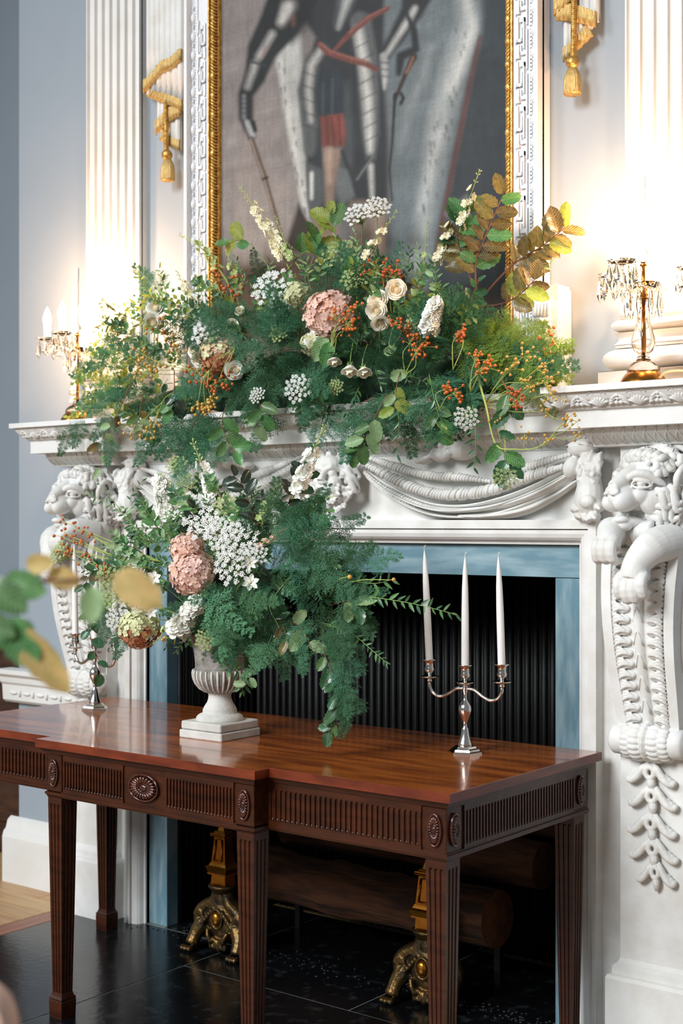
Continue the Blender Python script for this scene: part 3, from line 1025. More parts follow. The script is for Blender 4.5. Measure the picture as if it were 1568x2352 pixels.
    for s in (-1, 1):        # long wavy locks sweeping out to the swags
        for j in range(5):
            e = .012 * (-1) ** j
            k.tube(spline([q(s * .030, -.015, .088 - .010 * j), q(s * (.060 + .004 * j), -.030, .086 - .018 * j + e), q(s * (.086 + .004 * j), -.018, .060 - .020 * j - e), q(s * (.112 - .003 * j), .010, .052 - .024 * j + e)], 12),
                   np.array([.008, .012, .014, .014, .013, .013, .012, .011, .010, .009, .007, .004]), 8)
    sculpt(k.build('bearded_mask', W, C, True), .0030, 1)
    # grains of ash and crumbled mortar at the foot of the opening
    a = MB()
    for i in range(260):
        x = rr.choice((rr.uniform(.5, .98), rr.uniform(-.97, -.55), rr.uniform(-.4, .4)))
        a.ell((x, rr.gauss(-.02, .035), .001), (rr.uniform(.001, .006), rr.uniform(.001, .005), .002), seg=5, ring=4)
    o = a.build('ash_crumbs', M['ash'])
    tag(o, 'scattered pale ash and mortar crumbs along the dark hearth opening', 'ash', None, 'stuff')


build_chimneypiece()

# ================================================================== the serving table
def fluted_leg(h, top, bot, foot=True):
    """square tapered leg with three flutes on every face; local origin at the centre of its top, hanging down to -h"""
    def section(half):
        g = half * .16
        d = half * .13
        pts = []
        for k in range(4):
            a = k * PI / 2
            c, s = math.cos(a), math.sin(a)
            loc = [(-half, -half)]
            for j in (-1, 0, 1):
                x = j * half * .52
                loc += [(x - g, -half), (x - g * .6, -half + d), (x + g * .6, -half + d), (x + g, -half)]
            for x, y in loc:
                pts.append((x * c - y * s, x * s + y * c))
        return pts

    def plain(half):
        pts = section(half)
        return [(max(-half, min(half, x * 1.0)), y) if abs(y) > abs(x) else (x, y) for x, y in [
            (x, -half if (abs(x) <= -y + .3 * half and y < 0 and abs(y) >= abs(x) * .8) else y) for x, y in pts]]
    m = MB()
    rows = []
    for z, hf, fl in ((0, top, 0), (-.03, top, 0), (-.036, top * .998, 1), (-h * .5, (top + bot) / 2, 1), (-h + .085, bot, 1), (-h + .078, bot, 1)):
        if fl:
            sec = section(hf)
        else:
            sec = []
            for k in range(4):
                a = k * PI / 2
                c, s = math.cos(a), math.sin(a)
                loc = [(-hf, -hf)]
                for j in (-1, 0, 1):
                    x = j * hf * .52
                    g = hf * .16
                    loc += [(x - g, -hf), (x - g * .6, -hf), (x + g * .6, -hf), (x + g, -hf)]
                sec += [(x * c - y * s, x * s + y * c) for x, y in loc]
        rows.append([(x, y, z) for x, y in sec] + [(sec[0][0], sec[0][1], z)])
    m.grid(np.array(rows)[:, ::-1])
    # spade foot
    V = []
    for z, hf in ((-h + .082, bot * .98), (-h + .070, bot * 1.12), (-h + .062, bot * 1.36), (-h + .058, bot * 1.30), (-h + .052, bot * 1.36), (-h, bot * 1.30)):
        V.append([(-hf, -hf, z), (-hf, hf, z), (hf, hf, z), (hf, -hf, z), (-hf, -hf, z)])
    m.grid(np.array(V))
    m.add(V[-1][:4], [(0, 1, 2, 3)])
    return m


def patera(rx, rz):
    """oval carved rosette facing -y"""
    m = MB()
    m.tube([(rx * math.cos(a), -.004, rz * math.sin(a)) for a in np.linspace(0, 2 * PI, 33)], .0035, 6, cap=False)
    n = 22
    for i in range(n):
        a = 2 * PI * i / n
        for k0, k1, t in ((.34, .9, .16),):
            p = [(rx * k * math.cos(a), -.004 - .004 * math.sin(PI * (k - .3) / .62), rz * k * math.sin(a)) for k in np.linspace(k0, k1, 5)]
            m.tube(p, np.array([.5, .9, 1.1, 1.1, .6]) * .105 * min(rx, rz) * 1.15, 6)
    m.ell((0, -.004, 0), (rx * .26, .005, rz * .26))
    m.tube([(rx * .33 * math.cos(a), -.005, rz * .33 * math.sin(a)) for a in np.linspace(0, 2 * PI, 17)], .002, 5, cap=False)
    m.ell((0, .001, 0), (rx * .98, .003, rz * .98), seg=20)
    return m


def build_table():
    T = thing('serving_table', 'long polished mahogany serving table with breakfront, fluted apron and tapered legs', 'table', (-.017, -.5, 0))
    cx, cy = -.017, -.5
    x0, x1 = -1.09, 1.09              # table top ends, local x
    yb, yf, yk = .425, -.412, -.474    # back edge, front edge, breakfront edge, local y
    bx = .474
    # top of three boards, with chamfered edges
    pol = [(x0, yb), (x0, yf), (-bx, yf), (-bx, yk), (bx, yk), (bx, yf), (x1, yf), (x1, yb)]

    def inset(p, d):
        out = []
        for x, y in p:
            ox = x + d * (1 if x < 0 else -1)
            oy = y - d if y > 0 else y + d
            if abs(abs(x) - bx) < 1e-6 and y == yf:
                ox = x + d * (1 if x < 0 else -1)
            out.append((ox, oy))
        return out
    tb = MB()
    rows = []
    for z, d in ((.873, .002), (.874, 0), (.8985, 0), (.900, .002)):
        rows.append([(x, y, z) for x, y in inset(pol, d)] + [(*inset(pol, d)[0], z)])
    tb.cur = 1
    tb.grid(np.array(rows))
    tb.cur = 0
    tb.add([(x, y, .900) for x, y in inset(pol, .002)], [(0, 1, 2, 5, 6, 7), (2, 3, 4, 5)])
    tb.add([(x, y, .873) for x, y in inset(pol, .002)], [(7, 6, 5, 2, 1, 0), (5, 4, 3, 2)])
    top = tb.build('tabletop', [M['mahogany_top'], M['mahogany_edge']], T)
    MB().box((x0 + .003, .232, .8985), (x1 - .003, .2335, .9003)).build('board_joint', M['mahogany_dark'], top)
    # moulding under the top, apron core, lower bead: same stepped plan
    def plan(d, z0, z1, m, dz=0):
        p = [(x0 + d, yb - .04), (x0 + d, yf + d), (-bx + d, yf + d), (-bx + d, yk + d), (bx - d, yk + d), (bx - d, yf + d), (x1 - d, yf + d), (x1 - d, yb - .04)]
        m.prism(p, 2, z0, z1)
    ap = MB()
    plan(.032, .728, .86, ap)
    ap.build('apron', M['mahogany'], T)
    mo = MB()
    for d, z0, z1 in ((.012, .866, .874), (.016, .862, .867), (.020, .857, .863), (.026, .852, .858)):
        plan(d, z0, z1, mo)
    mo.build('cornice_moulding', M['mahogany'], T)
    be = MB()
    for d, z0, z1 in ((.027, .729, .735), (.022, .722, .730), (.027, .716, .723)):
        plan(d, z0, z1, be)
    be.build('bead_moulding', M['mahogany'], T)

    def flutes(name, xa, xb, y, n, axis=0, face=1):
        """raised reeds between dark flutes, with a small bead closing each flute"""
        m = MB()
        p = (xb - xa) / n
        z0, z1 = .745, .835
        for i in range(n + 1):
            c = xa + p * i
            w = p * .27
            if axis == 0:
                m.prism([(c - w, y + .004), (c - w * .8, y - .005), (c + w * .8, y - .005), (c + w, y + .004)], 2, z0, z1)
            else:
                m.prism([(y - .004 * face, c - w), (y - .004 * face, c + w), (y + .005 * face, c + w * .8), (y + .005 * face, c - w * .8)], 2, z0, z1)
        for z, zz in ((z1, .852), (.735, z0)):
            if axis == 0:
                m.box((xa - p * .3, y - .005, z), (xb + p * .3, y + .004, zz))
            else:
                a, b = sorted((y - .004 * face, y + .005 * face))
                m.box((a, xa - p * .3, z), (b, xb + p * .3, zz))
        # rounded heads of the flutes and the little beads at their feet
        for i in range(n):
            c = xa + p * (i + .5)
            if axis == 0:
                m.ell((c, y - .001, z0 + .002), (p * .24, .004, .005), seg=8, ring=5)
                m.box((c - p * .26, y - .004, z1 - .004), (c - p * .12, y + .004, z1))
                m.box((c + p * .12, y - .004, z1 - .004), (c + p * .26, y + .004, z1))
            else:
                m.ell((y + .001 * face, c, z0 + .002), (.004, p * .24, .005), seg=8, ring=5)
        m.build('fluting', M['mahogany'], T)
    fy, ky = yf + .032, yk + .032
    flutes('a', bx - .022, 1.058 - .082, fy, 29)
    flutes('b', -1.058 + .082, -bx + .022, fy, 29)
    flutes('c', -.365, -.095, ky, 20)
    flutes('d', .095, .365, ky, 20)
    flutes('e', yf + .115, yb - .125, x1 - .032, 38, 1, 1)
    flutes('f', yf + .115, yb - .125, x0 + .032, 38, 1, -1)
    # corner blocks over the legs
    lx = 1.025
    legs = [(-.412, yk + .062), (.412, yk + .062), (lx, yf + .064), (-lx, yf + .064), (lx, yb - .085), (-lx, yb - .085)]
    lm = fluted_leg(.722, .0325, .0225).mesh('leg', M['mahogany'], False)
    bl = MB().bbox((-.035, -.035, .712), (.035, .035, .853), .002).bbox((-.0385, -.0385, .716), (.0385, .0385, .730), .004).bbox((-.041, -.041, .852), (.041, .041, .862), .003).mesh('corner_block', M['mahogany'], False)
    for x, y in legs:
        l = link('leg', lm, T, (x, y, .722))
        link('corner_block', bl, T, (x, y, 0))
    pm = patera(.0195, .042).mesh('rosette', M['mahogany_carved'])
    for x, y in legs[:4]:
        link('rosette', pm, T, (x, y - .036, .793))
    for x, y in legs[2:]:
        s = 1 if x > 0 else -1
        o = link('rosette', pm, T, (x + s * .036, y, .793))
        o.rotation_euler = (0, 0, s * PI / 2)
    link('centre_rosette', patera(.062, .040).mesh('centre_rosette', M['mahogany_carved']), T, (0, ky - .004, .793))
    return T


build_table()


# ================================================================== urn
UX, UY = -.058, -.565


def build_urn():
    U = thing('stone_urn', 'grey stone pedestal urn with ribbed bowl on a square foot on the table', 'urn', (UX, UY, .9))
    MB().bbox((-.092, -.096, 0), (.092, .096, .026), .003).build('plinth', M['stone_pale'], U).rotation_euler = (0, 0, 0.02)
    MB().bbox((-.088, -.092, .027), (.088, .092, .054), .004).build('plinth', M['stone_pale'], U)
    prof = [(.078, .052), (.0785, .058), (.076, .066), (.068, .073), (.058, .077), (.056, .078), (.056, .088), (.050, .100), (.042, .112), (.038, .124), (.037, .136), (.039, .140), (.042, .144)]
    MB().lathe(prof, 40).build('foot', M['stone_pale'], U, True)
    prof = [(.036, .142), (.050, .147), (.066, .158), (.080, .176), (.087, .194), (.0885, .208), (.087, .218), (.084, .222)]
    MB().lathe(prof, 120).build('bowl', M['stone_dark'], U, True)
    rb = MB()
    for i in range(28):
        a = 2 * PI * i / 28
        rb.tube([((r + .001) * math.cos(a), (r + .001) * math.sin(a), z) for r, z in [(.050, .147), (.066, .158), (.080, .176), (.087, .194), (.0885, .208), (.087, .219)]], [.002, .003, .0036, .004, .004, .003], 6)
    rb.build('raised_ribs', M['stone'], U, True)
    prof = [(.083, .220), (.081, .226), (.081, .240), (.084, .270), (.089, .300), (.094, .318), (.099, .326), (.100, .332), (.094, .334), (.086, .330), (.082, .290), (.05, .280)]
    MB().lathe(prof, 48).build('neck', M['stone_dark'], U, True)


build_urn()


# ================================================================== silver candelabra
def build_candelabrum(x, y, rz, label, lean):
    K = thing('candelabrum', label, 'candelabrum', (x, y, .9), 'silver candelabra on the serving table', rz)
    S = M['silver']
    m = MB()
    for (z0, r0), (z1, r1) in zip([(0, .052), (.006, .052), (.008, .046), (.014, .043), (.016, .036), (.022, .032)], [(.006, .052), (.008, .046), (.014, .043), (.016, .036), (.022, .032), (.024, .024)]):
        m.lathe([(r0, z0), (r1, z1)], 6, rot=.3)
    m.build('stepped_base', S, K)
    prof = [(.0235, .022), (.021, .030), (.016, .045), (.0125, .060), (.0105, .072), (.010, .076), (.0065, .080), (.0062, .090), (.0085, .098), (.0135, .110), (.0185, .122), (.0205, .132), (.0195, .142),
            (.014, .152), (.0075, .160), (.0055, .168), (.0055, .178), (.007, .184), (.009, .192), (.0095, .196), (.007, .198)]
    MB().lathe(prof, 28).build('stem', S, K, True)

    def holder(cx, cz):
        h = MB()
        h.lathe([(.004, -.012), (.0085, -.008), (.0085, -.004), (.006, -.002), (.010, 0), (.024, .003), (.0285, .007), (.028, .008), (.020, .006), (.006, .006), (.0055, .014), (.009, .018), (.0145, .023), (.0155, .030),
                 (.0132, .036), (.0128, .044), (.0148, .052), (.0225, .058), (.0225, .060), (.0125, .059), (.012, .050)], 24, (cx, 0, cz))
        h.build('candle_holder', S, K, True)
    holder(0, .208)
    for s in (-1, 1):
        MB().tube(spline([(s * .004, 0, .196), (s * .030, 0, .194), (s * .060, 0, .176), (s * .088, 0, .166), (s * .112, 0, .174), (s * .1255, 0, .194), (s * .126, 0, .205)], 26), .0052, 10).build('arm', S, K, True)
        holder(s * .126, .218)
    # white taper candles, each standing in its own cup
    for i, (cx, cz) in enumerate(((-.126, .258), (0, .248), (.126, .258))):
        c, s_ = math.cos(rz), math.sin(rz)
        h = (.362, .352, .344)[i]
        k = MB()
        k.lathe([(.0105, 0), (.0116, .004), (.0116, .06), (.0112, h * .5), (.0096, h * .72), (.007, h * .86), (.0035, h * .95), (.0012, h * .985), (.0006, h)], 16)
        p = (x + cx * c, y + cx * s_, .9 + cz)
        where = ('left arm', 'middle cup', 'right arm')[i]
        which = 'right-hand candelabrum' if x > 0 else 'left-hand candelabrum behind the urn flowers'
        o = tag(k.build('taper_candle', M['wax'], None, True, p), f'white unlit taper candle in the {where} of the {which}', 'candle', 'white taper candles on the table')
        o.rotation_euler = (lean[i][1], lean[i][0], 0)
        MB().tube(spline([(0, 0, h - .004), (.0, 0, h + .004), (.003, .001, h + .009), (.006, .001, h + .008)], 6), .0012, 5).build('wick', M['wick'], o, True)


build_candelabrum(.757, -.352, .05, 'polished silver three-arm candelabrum standing clear on the right of the table', ((-.055, .0), (0, 0), (-.035, 0)))
build_candelabrum(-.876, -.372, -.12, 'polished silver three-arm candelabrum on the table left of the urn', ((-.02, 0), (.03, 0), (0.02, 0)))


# ================================================================== crystal lamps on the shelf
def prism_drop(m, p, L, w):
    """faceted pear drop hanging at p"""
    x, y, z = p
    m.lathe([(.0005, -L), (w, -L * .66), (w * .92, -L * .5), (w * .3, -L * .06), (.001, 0)], 6, (x, y, z))
    m.ell((x, y, z + .006), .0045, seg=6, ring=4)


def build_lamp(x, y, angs, label, cable):
    L = thing('crystal_lamp', label, 'lamp', (x, y, 2.004), 'pair of crystal lamps on the mantel shelf')
    B, G = M['brass'], M['glass']
    MB().lathe([(.068, 0), (.0695, .003), (.069, .007), (.064, .018), (.056, .030), (.046, .040), (.044, .041)], 40).build('brass_base', B, L, True)
    MB().lathe([(.046, .040), (.047, .047), (.042, .058), (.030, .068), (.020, .073)], 28, ribs=14, amp=.03).build('glass_foot', G, L, True)
    MB().lathe([(.021, .072), (.021, .076), (.008, .077)], 24).build('collar', M['bronze'], L, True)
    MB().lathe([(.010, .077), (.017, .079), (.018, .084), (.012, .088), (.026, .100), (.034, .118), (.034, .134), (.027, .160), (.019, .190), (.0165, .215), (.018, .235), (.023, .250), (.010, .252)], 36, ribs=12, amp=.025).build('glass_baluster', G, L, True)
    MB().tube([(0, 0, .06), (0, 0, .25)], .0045, 10).build('rod', B, L, True)
    MB().lathe([(.010, .250), (.015, .252), (.015, .258), (.011, .260), (.014, .266), (.010, .270), (.010, .300), (.006, .305), (.005, .350), (.011, .352), (.011, .358), (.003, .360)], 20).build('hub', B, L, True)
    MB().lathe([(.012, .262), (.034, .272), (.046, .290), (.050, .300), (.047, .302), (.030, .280), (.012, .270)], 24, ribs=12, amp=.05).build('glass_bowl', G, L, True)
    MB().lathe([(.006, .36), (.017, .37), (.020, .384), (.014, .400), (.008, .412), (.010, .42), (.0075, .44), (.0065, .56), (.0078, .615), (.0085, .622), (.005, .628)], 12).build('glass_spike', G, L, True)
    drops = MB()
    for k, a in enumerate(angs):
        c, s = math.cos(a), math.sin(a)
        r = .138
        MB().tube(spline([(c * .01, s * .01, .285), (c * .05, s * .05, .268), (c * .10, s * .10, .272), (c * r, s * r, .305), (c * r, s * r, .335)], 18), .0055, 8).build('arm', G, L, True)
        MB().lathe([(.004, .334), (.030, .338), (.040, .346), (.041, .349), (.030, .344), (.010, .342)], 20, (c * r, s * r, 0), ribs=10, amp=.05).build('drip_pan', G, L, True)
        sl = MB().lathe([(.0135, .342), (.0135, .392), (.0145, .393), (.0145, .397), (.006, .398)], 20, (c * r, s * r, 0)).build('candle_sleeve', M['sleeve'], L, True)
        MB().lathe([(.010, .397), (.014, .405), (.0175, .418), (.0175, .428), (.014, .444), (.008, .460), (.0035, .470), (.001, .475)], 18, (c * r, s * r, 0)).build('candle_bulb', M['bulb'], sl, True)
        d = bpy.data.lights.new('bulb_light', 'POINT')
        d.energy = 11.5
        d.color = (1.0, .58, .31)
        d.shadow_soft_size = .02
        o = bpy.data.objects.new('bulb_light', d)
        COL.objects.link(o)
        o.location = (x + c * (r - .03), y + s * (r - .03), 2.004 + .455)
        for j in range(7):
            b = 2 * PI * j / 7 + a
            prism_drop(drops, (c * r + .037 * math.cos(b), s * r + .037 * math.sin(b), .335), .062 + .012 * (j % 2), .0115)
        # strings of beads looping between the arms
        a2 = angs[(k + 1) % len(angs)]
        q0 = np.array([c * r, s * r, .334])
        q1 = np.array([math.cos(a2) * r, math.sin(a2) * r, .334])
        mid = (q0 + q1) / 2 + np.array([0, 0, -.12])
        ch = MB()
        for t in np.linspace(.06, .94, 24):
            p = (1 - t) ** 2 * q0 + 2 * t * (1 - t) * mid + t * t * q1
            ch.ell(p, .0048, seg=6, ring=4)
        for t in np.linspace(0.05, .95, 14):
            p = q0 * (1 - t) + np.array([0, 0, .36]) * t + np.array([0, 0, -.05 * math.sin(PI * t)])
            ch.ell(p, .0045, seg=6, ring=4)
        ch.build('bead_chain', G, L, True)
    for j in range(9):
        b = 2 * PI * j / 9
        prism_drop(drops, (.05 * math.cos(b), .05 * math.sin(b), .285), .09, .010)
    drops.build('crystal_drops', G, L, False)
    if cable:
        MB().tube(spline([(.060, -.02, .016), (.085, -.03, .030), (.13, -.03, .032), (.19, -.02, .022), (.24, -.02, .010)], 24), .0035, 8).build('flex', M['flex'], L, True)
    return L


def cam_ang(deg):
    return math.radians(deg) + TH


build_lamp(1.237, -.130, [cam_ang(a) for a in (232, 358, 120)], 'crystal candle lamp on a brass base at the right end of the mantel shelf', True)
build_lamp(-1.249, -.130, [cam_ang(a) for a in (162, 255, 20)], 'crystal candle lamp half hidden by flowers at the left end of the mantel shelf', False)
tag(MB().tube(spline([(1.42, -.09, 2.010), (1.47, -.12, 2.012), (1.55, -.10, 2.008), (1.60, -.06, 2.008)], 18), .005, 8).build('lamp_lead', M['flex'], None, True), 'coiled gold lamp lead lying on the shelf right of the lamp', 'cord')


# ================================================================== hearth things
def build_andiron(x, label):
    A = thing('andiron', label, 'andiron', (x, -.10, 0), 'pair of ornate andirons in the hearth')
    m = MB()
    # cast body between two scrolled shoulders
    m.tube(spline([(-.02, 0, .24), (-.035, 0, .19), (-.075, 0, .165), (-.105, 0, .135), (-.10, 0, .10), (-.07, 0, .095)], 18), np.linspace(.026, .042, 18), 14, squash=.8)
    m.tube(spline([(.02, 0, .24), (.035, 0, .19), (.075, 0, .165), (.105, 0, .135), (.10, 0, .10), (.07, 0, .095)], 18), np.linspace(.026, .042, 18), 14, squash=.8)
    m.ell((0, 0, .13), (.092, .036, .085))
    m.ell((0, 0, .085), (.07, .030, .04))
    m.ell((0, .012, .12), (.112, .022, .066))
    m.ell((0, 0, .20), (.035, .03, .05))
    for s in (-1, 1):
        m.tube([(s * (.095 + .022 * math.cos(a) * (1 - a / 14)), -.028, .125 + .024 * math.sin(a) * (1 - a / 14)) for a in np.linspace(0, 9, 22)], .009, 7)
        # lion paws
        m.tube(spline([(s * .085, -.01, .10), (s * .105, -.025, .070), (s * .112, -.040, .040), (s * .114, -.050, .020)], 9), [.034, .033, .031, .029, .027, .026, .027, .028, .023], 10)
        for j in range(3):
            m.ell((s * (.096 + .018 * j), -.078 + .003 * abs(j - 1), .012), (.010, .018, .012))
        # lower scrolls
        m.tube([(s * (.022 + .016 * math.cos(a) * (1 - a / 12)), -.03, .035 + .02 * math.sin(a) * (1 - a / 12)) for a in np.linspace(-1, 7, 18)], .008, 7)
        m.tube(spline([(s * .05, -.03, .085), (s * .040, -.04, .062), (s * .028, -.035, .04)], 7), .009, 7)
        for j in range(6):
            m.ell((s * (.028 + .011 * j), -.034, .155 - .012 * j), (.010, .010, .010))
    m.ell((0, -.02, .03), (.022, .018, .026))
    rr = random.Random(int(x * 100) + 300)
    for i in range(26):      # acanthus collar
        a = PI * i / 25
        m.tube(spline([(.030 * math.cos(a), -.030 * math.sin(a), .225), (.046 * math.cos(a), -.044 * math.sin(a), .246), (.056 * math.cos(a), -.052 * math.sin(a), .252)], 5), [.006, .009, .010, .008, .005], 6)
    sculpt(m.build('cast_body', M['bronze'], A, True), .0032, 1)
    b = MB().ell((0, -.036, .130), (.020, .016, .028), seg=20, ring=12)
    b.build('oval_boss', M['bronze_gold'], A, True)
    MB().tube([(.026 * math.cos(a), -.036, .130 + .035 * math.sin(a)) for a in np.linspace(0, 2 * PI, 25)], .006, 7, cap=False).build('boss_border', M['bronze'], A, True)
    p = MB()
    for z0, z1, a, b in ((.250, .292, .036, .033), (.292, .298, .046, .046), (.298, .318, .044, .052), (.318, .324, .052, .046), (.324, .336, .042, .036), (.336, .430, .034, .025), (.430, .436, .032, .036), (.436, .444, .036, .036), (.444, .452, .028, .024), (.452, .478, .016, .008)):
        V = [[(sx * r, sy * r * .8, z) for sx, sy in ((-1, -1), (1, -1), (1, 1), (-1, 1), (-1, -1))] for r, z in ((a, z0), (b, z1))]
        p.grid(np.array(V))
        p.add(V[1][:4], [(0, 1, 2, 3)])
        p.add(V[0][:4], [(3, 2, 1, 0)])
    p.ell((0, 0, .484), .009)
    ped = p.build('pedestal', M['bronze_gold'], A)
    f = MB()
    for a, b in (((-.020, .345), (.020, .345)), ((-.015, .422), (.015, .422)), ((-.020, .345), (-.015, .422)), ((.020, .345), (.015, .422))):
        f.tube([(a[0], -.029 + (a[1] - .345) * .07, a[1]), (b[0], -.029 + (b[1] - .345) * .07, b[1])], .003, 6)
    for j in range(9):
        f.ell((-.032 + .008 * j, -.030, .437), .0042, seg=8, ring=5)
    f.build('panel_border', M['bronze_gold'], ped, True)
    MB().box((-.012, .02, .12), (.012, .46, .145)).box((-.012, .43, 0), (.012, .455, .13)).build('billet_bar', M['iron'], A)


build_andiron(-.475, 'ornate gilt bronze andiron with lion paws on the left of the hearth')
build_andiron(.45, 'ornate gilt bronze andiron with lion paws behind the right front table leg')


def log(name, p0, p1, r, label, seed):
    rr = random.Random(seed)
    P = spline([p0, (np.array(p0) * .6 + np.array(p1) * .4) + np.array([0, 0, rr.uniform(-.015, .015)]), p1], 22)
    m = MB()
    n = 20
    rad = [r * (1 + .05 * math.sin(i * .7 + seed) + .02 * rr.uniform(-1, 1)) for i in range(22)]
    m.tube(P, rad, n, cap=False)
    d = (P[-1] - P[0]) / np.linalg.norm(P[-1] - P[0])
    root = tag(m.build(name, M['bark'], None, True), label, 'log', 'logs stacked on the andirons')
    for k, q in ((0, P[0]), (1, P[-1])):
        e = MB()
        nn = np.cross(d, [0, 0, 1.0])
        nn /= np.linalg.norm(nn)
        b = np.cross(d, nn)
        rd = rad[0] if k == 0 else rad[-1]
        ring = [q + rd * 1.0 * (math.cos(t) * nn + math.sin(t) * b) for t in np.arange(n) * 2 * PI / n]
        e.add(ring + [q + d * (.004 if k else -.004)], [(i, (i + 1) % n, n) for i in range(n)])
        e.build('sawn_end', M['log_end'], root)
    # a ridge of loose bark
    b = MB()
    for i in range(5):
        j = rr.randrange(2, 18)
        a = rr.uniform(-2.6, -.6)
        c = P[j] + rad[j] * np.array([0, math.cos(a), -math.sin(a)]) * .98
        b.ell(c, (rr.uniform(.02, .05), .006, .010), rotm(rx=a))
    b.build('bark_ridge', M['bark'], root, True)


log('log', (-.50, .17, .245), (.575, .13, .255), .096, 'thick brown log lying lowest across both andirons, sawn end at right', 1)
log('log', (-.50, .33, .40), (.66, .30, .415), .084, 'brown log resting behind and above the lowest one', 2)
log('log', (-.50, .44, .545), (.80, .43, .53), .058, 'slim twisted log on top at the back of the hearth', 3)


# ================================================================== left edge of the picture
def build_cabinet():
    K = thing('cabinet', 'dark brown wooden cabinet in the alcove at the far left edge', 'cabinet', (-2.62, .66, 0))
    W = M['cabinet']
    MB().bbox((-.60, -.22, .08), (.60, .30, 1.02), .004).build('carcass', W, K)
    MB().bbox((-.64, -.26, 1.02), (.64, .30, 1.06), .006).build('cabinet_top', W, K)
    MB().bbox((-.62, -.24, 0), (.62, .30, .09), .004).build('cabinet_plinth', W, K)
    for s in (-1, 1):
        x = sorted((s * .02, s * .56))
        d = MB().bbox((x[0], -.24, .14), (x[1], -.22, .96), .004).bbox((x[0] + .06, -.246, .2), (x[1] - .06, -.23, .9), .004).build('cabinet_door', W, K)
        MB().ell((s * .05, -.26, .56), .013).build('knob', M['brass'], d, True)


build_cabinet()


def build_chair():
    """only the rounded corner of its back reaches into the picture, close to the lens"""
    p = CAM + ray(-62, 2352) / F_PX * 1.60
    K = thing('armchair', 'rounded pale pink upholstered chair back, out of focus in the bottom left corner', 'chair', (p[0], p[1], 0), None, TH)
    h = p[2]
    b = MB()
    V = []
    out = []
    for i in range(33):
        a = PI * i / 32
        out.append((.052 * math.copysign(abs(math.cos(a)) ** .7, math.cos(a)), h - .02 + .065 * math.sin(a) ** .8))
    out += [(-.19, .5), (-.19, .5)]
    for y, k in ((-.028, .82), (-.020, .94), (0, 1.0), (.020, .94), (.028, .82)):
        V.append([(-.14 + (x + .0) * 3.4 * k if x < 0 else x * k, y, .42 + (z - .42) * (.985 + .015 * k)) for x, z in out[:-2]] + [(-.31 * k, y, .42), (.052 * k, y, .42)])
    V = np.array(V)
    V = np.concatenate([V, V[:, :1]], 1)
    b.grid(V)
    b.add(V[0][:-1], [tuple(range(len(V[0]) - 1))])
    b.add(V[-1][:-1], [tuple(range(len(V[0]) - 2, -1, -1))])
    b.build('back', M['pink_cloth'], K, True)
    MB().bbox((-.36, -.25, .38), (.07, .25, .46), .02).build('seat', M['pink_cloth'], K)
    for x in (-.33, .04):
        for y in (-.22, .22):
            MB().tube([(x, y, 0), (x, y, .39)], [.014, .022], 10).build('leg', M['chair_wood'], K, True)
    MB().tube([(.06, 0, .40), (.062, 0, h - .07)], .012, 8).build('back_rail', M['chair_wood'], K, True)


build_chair()

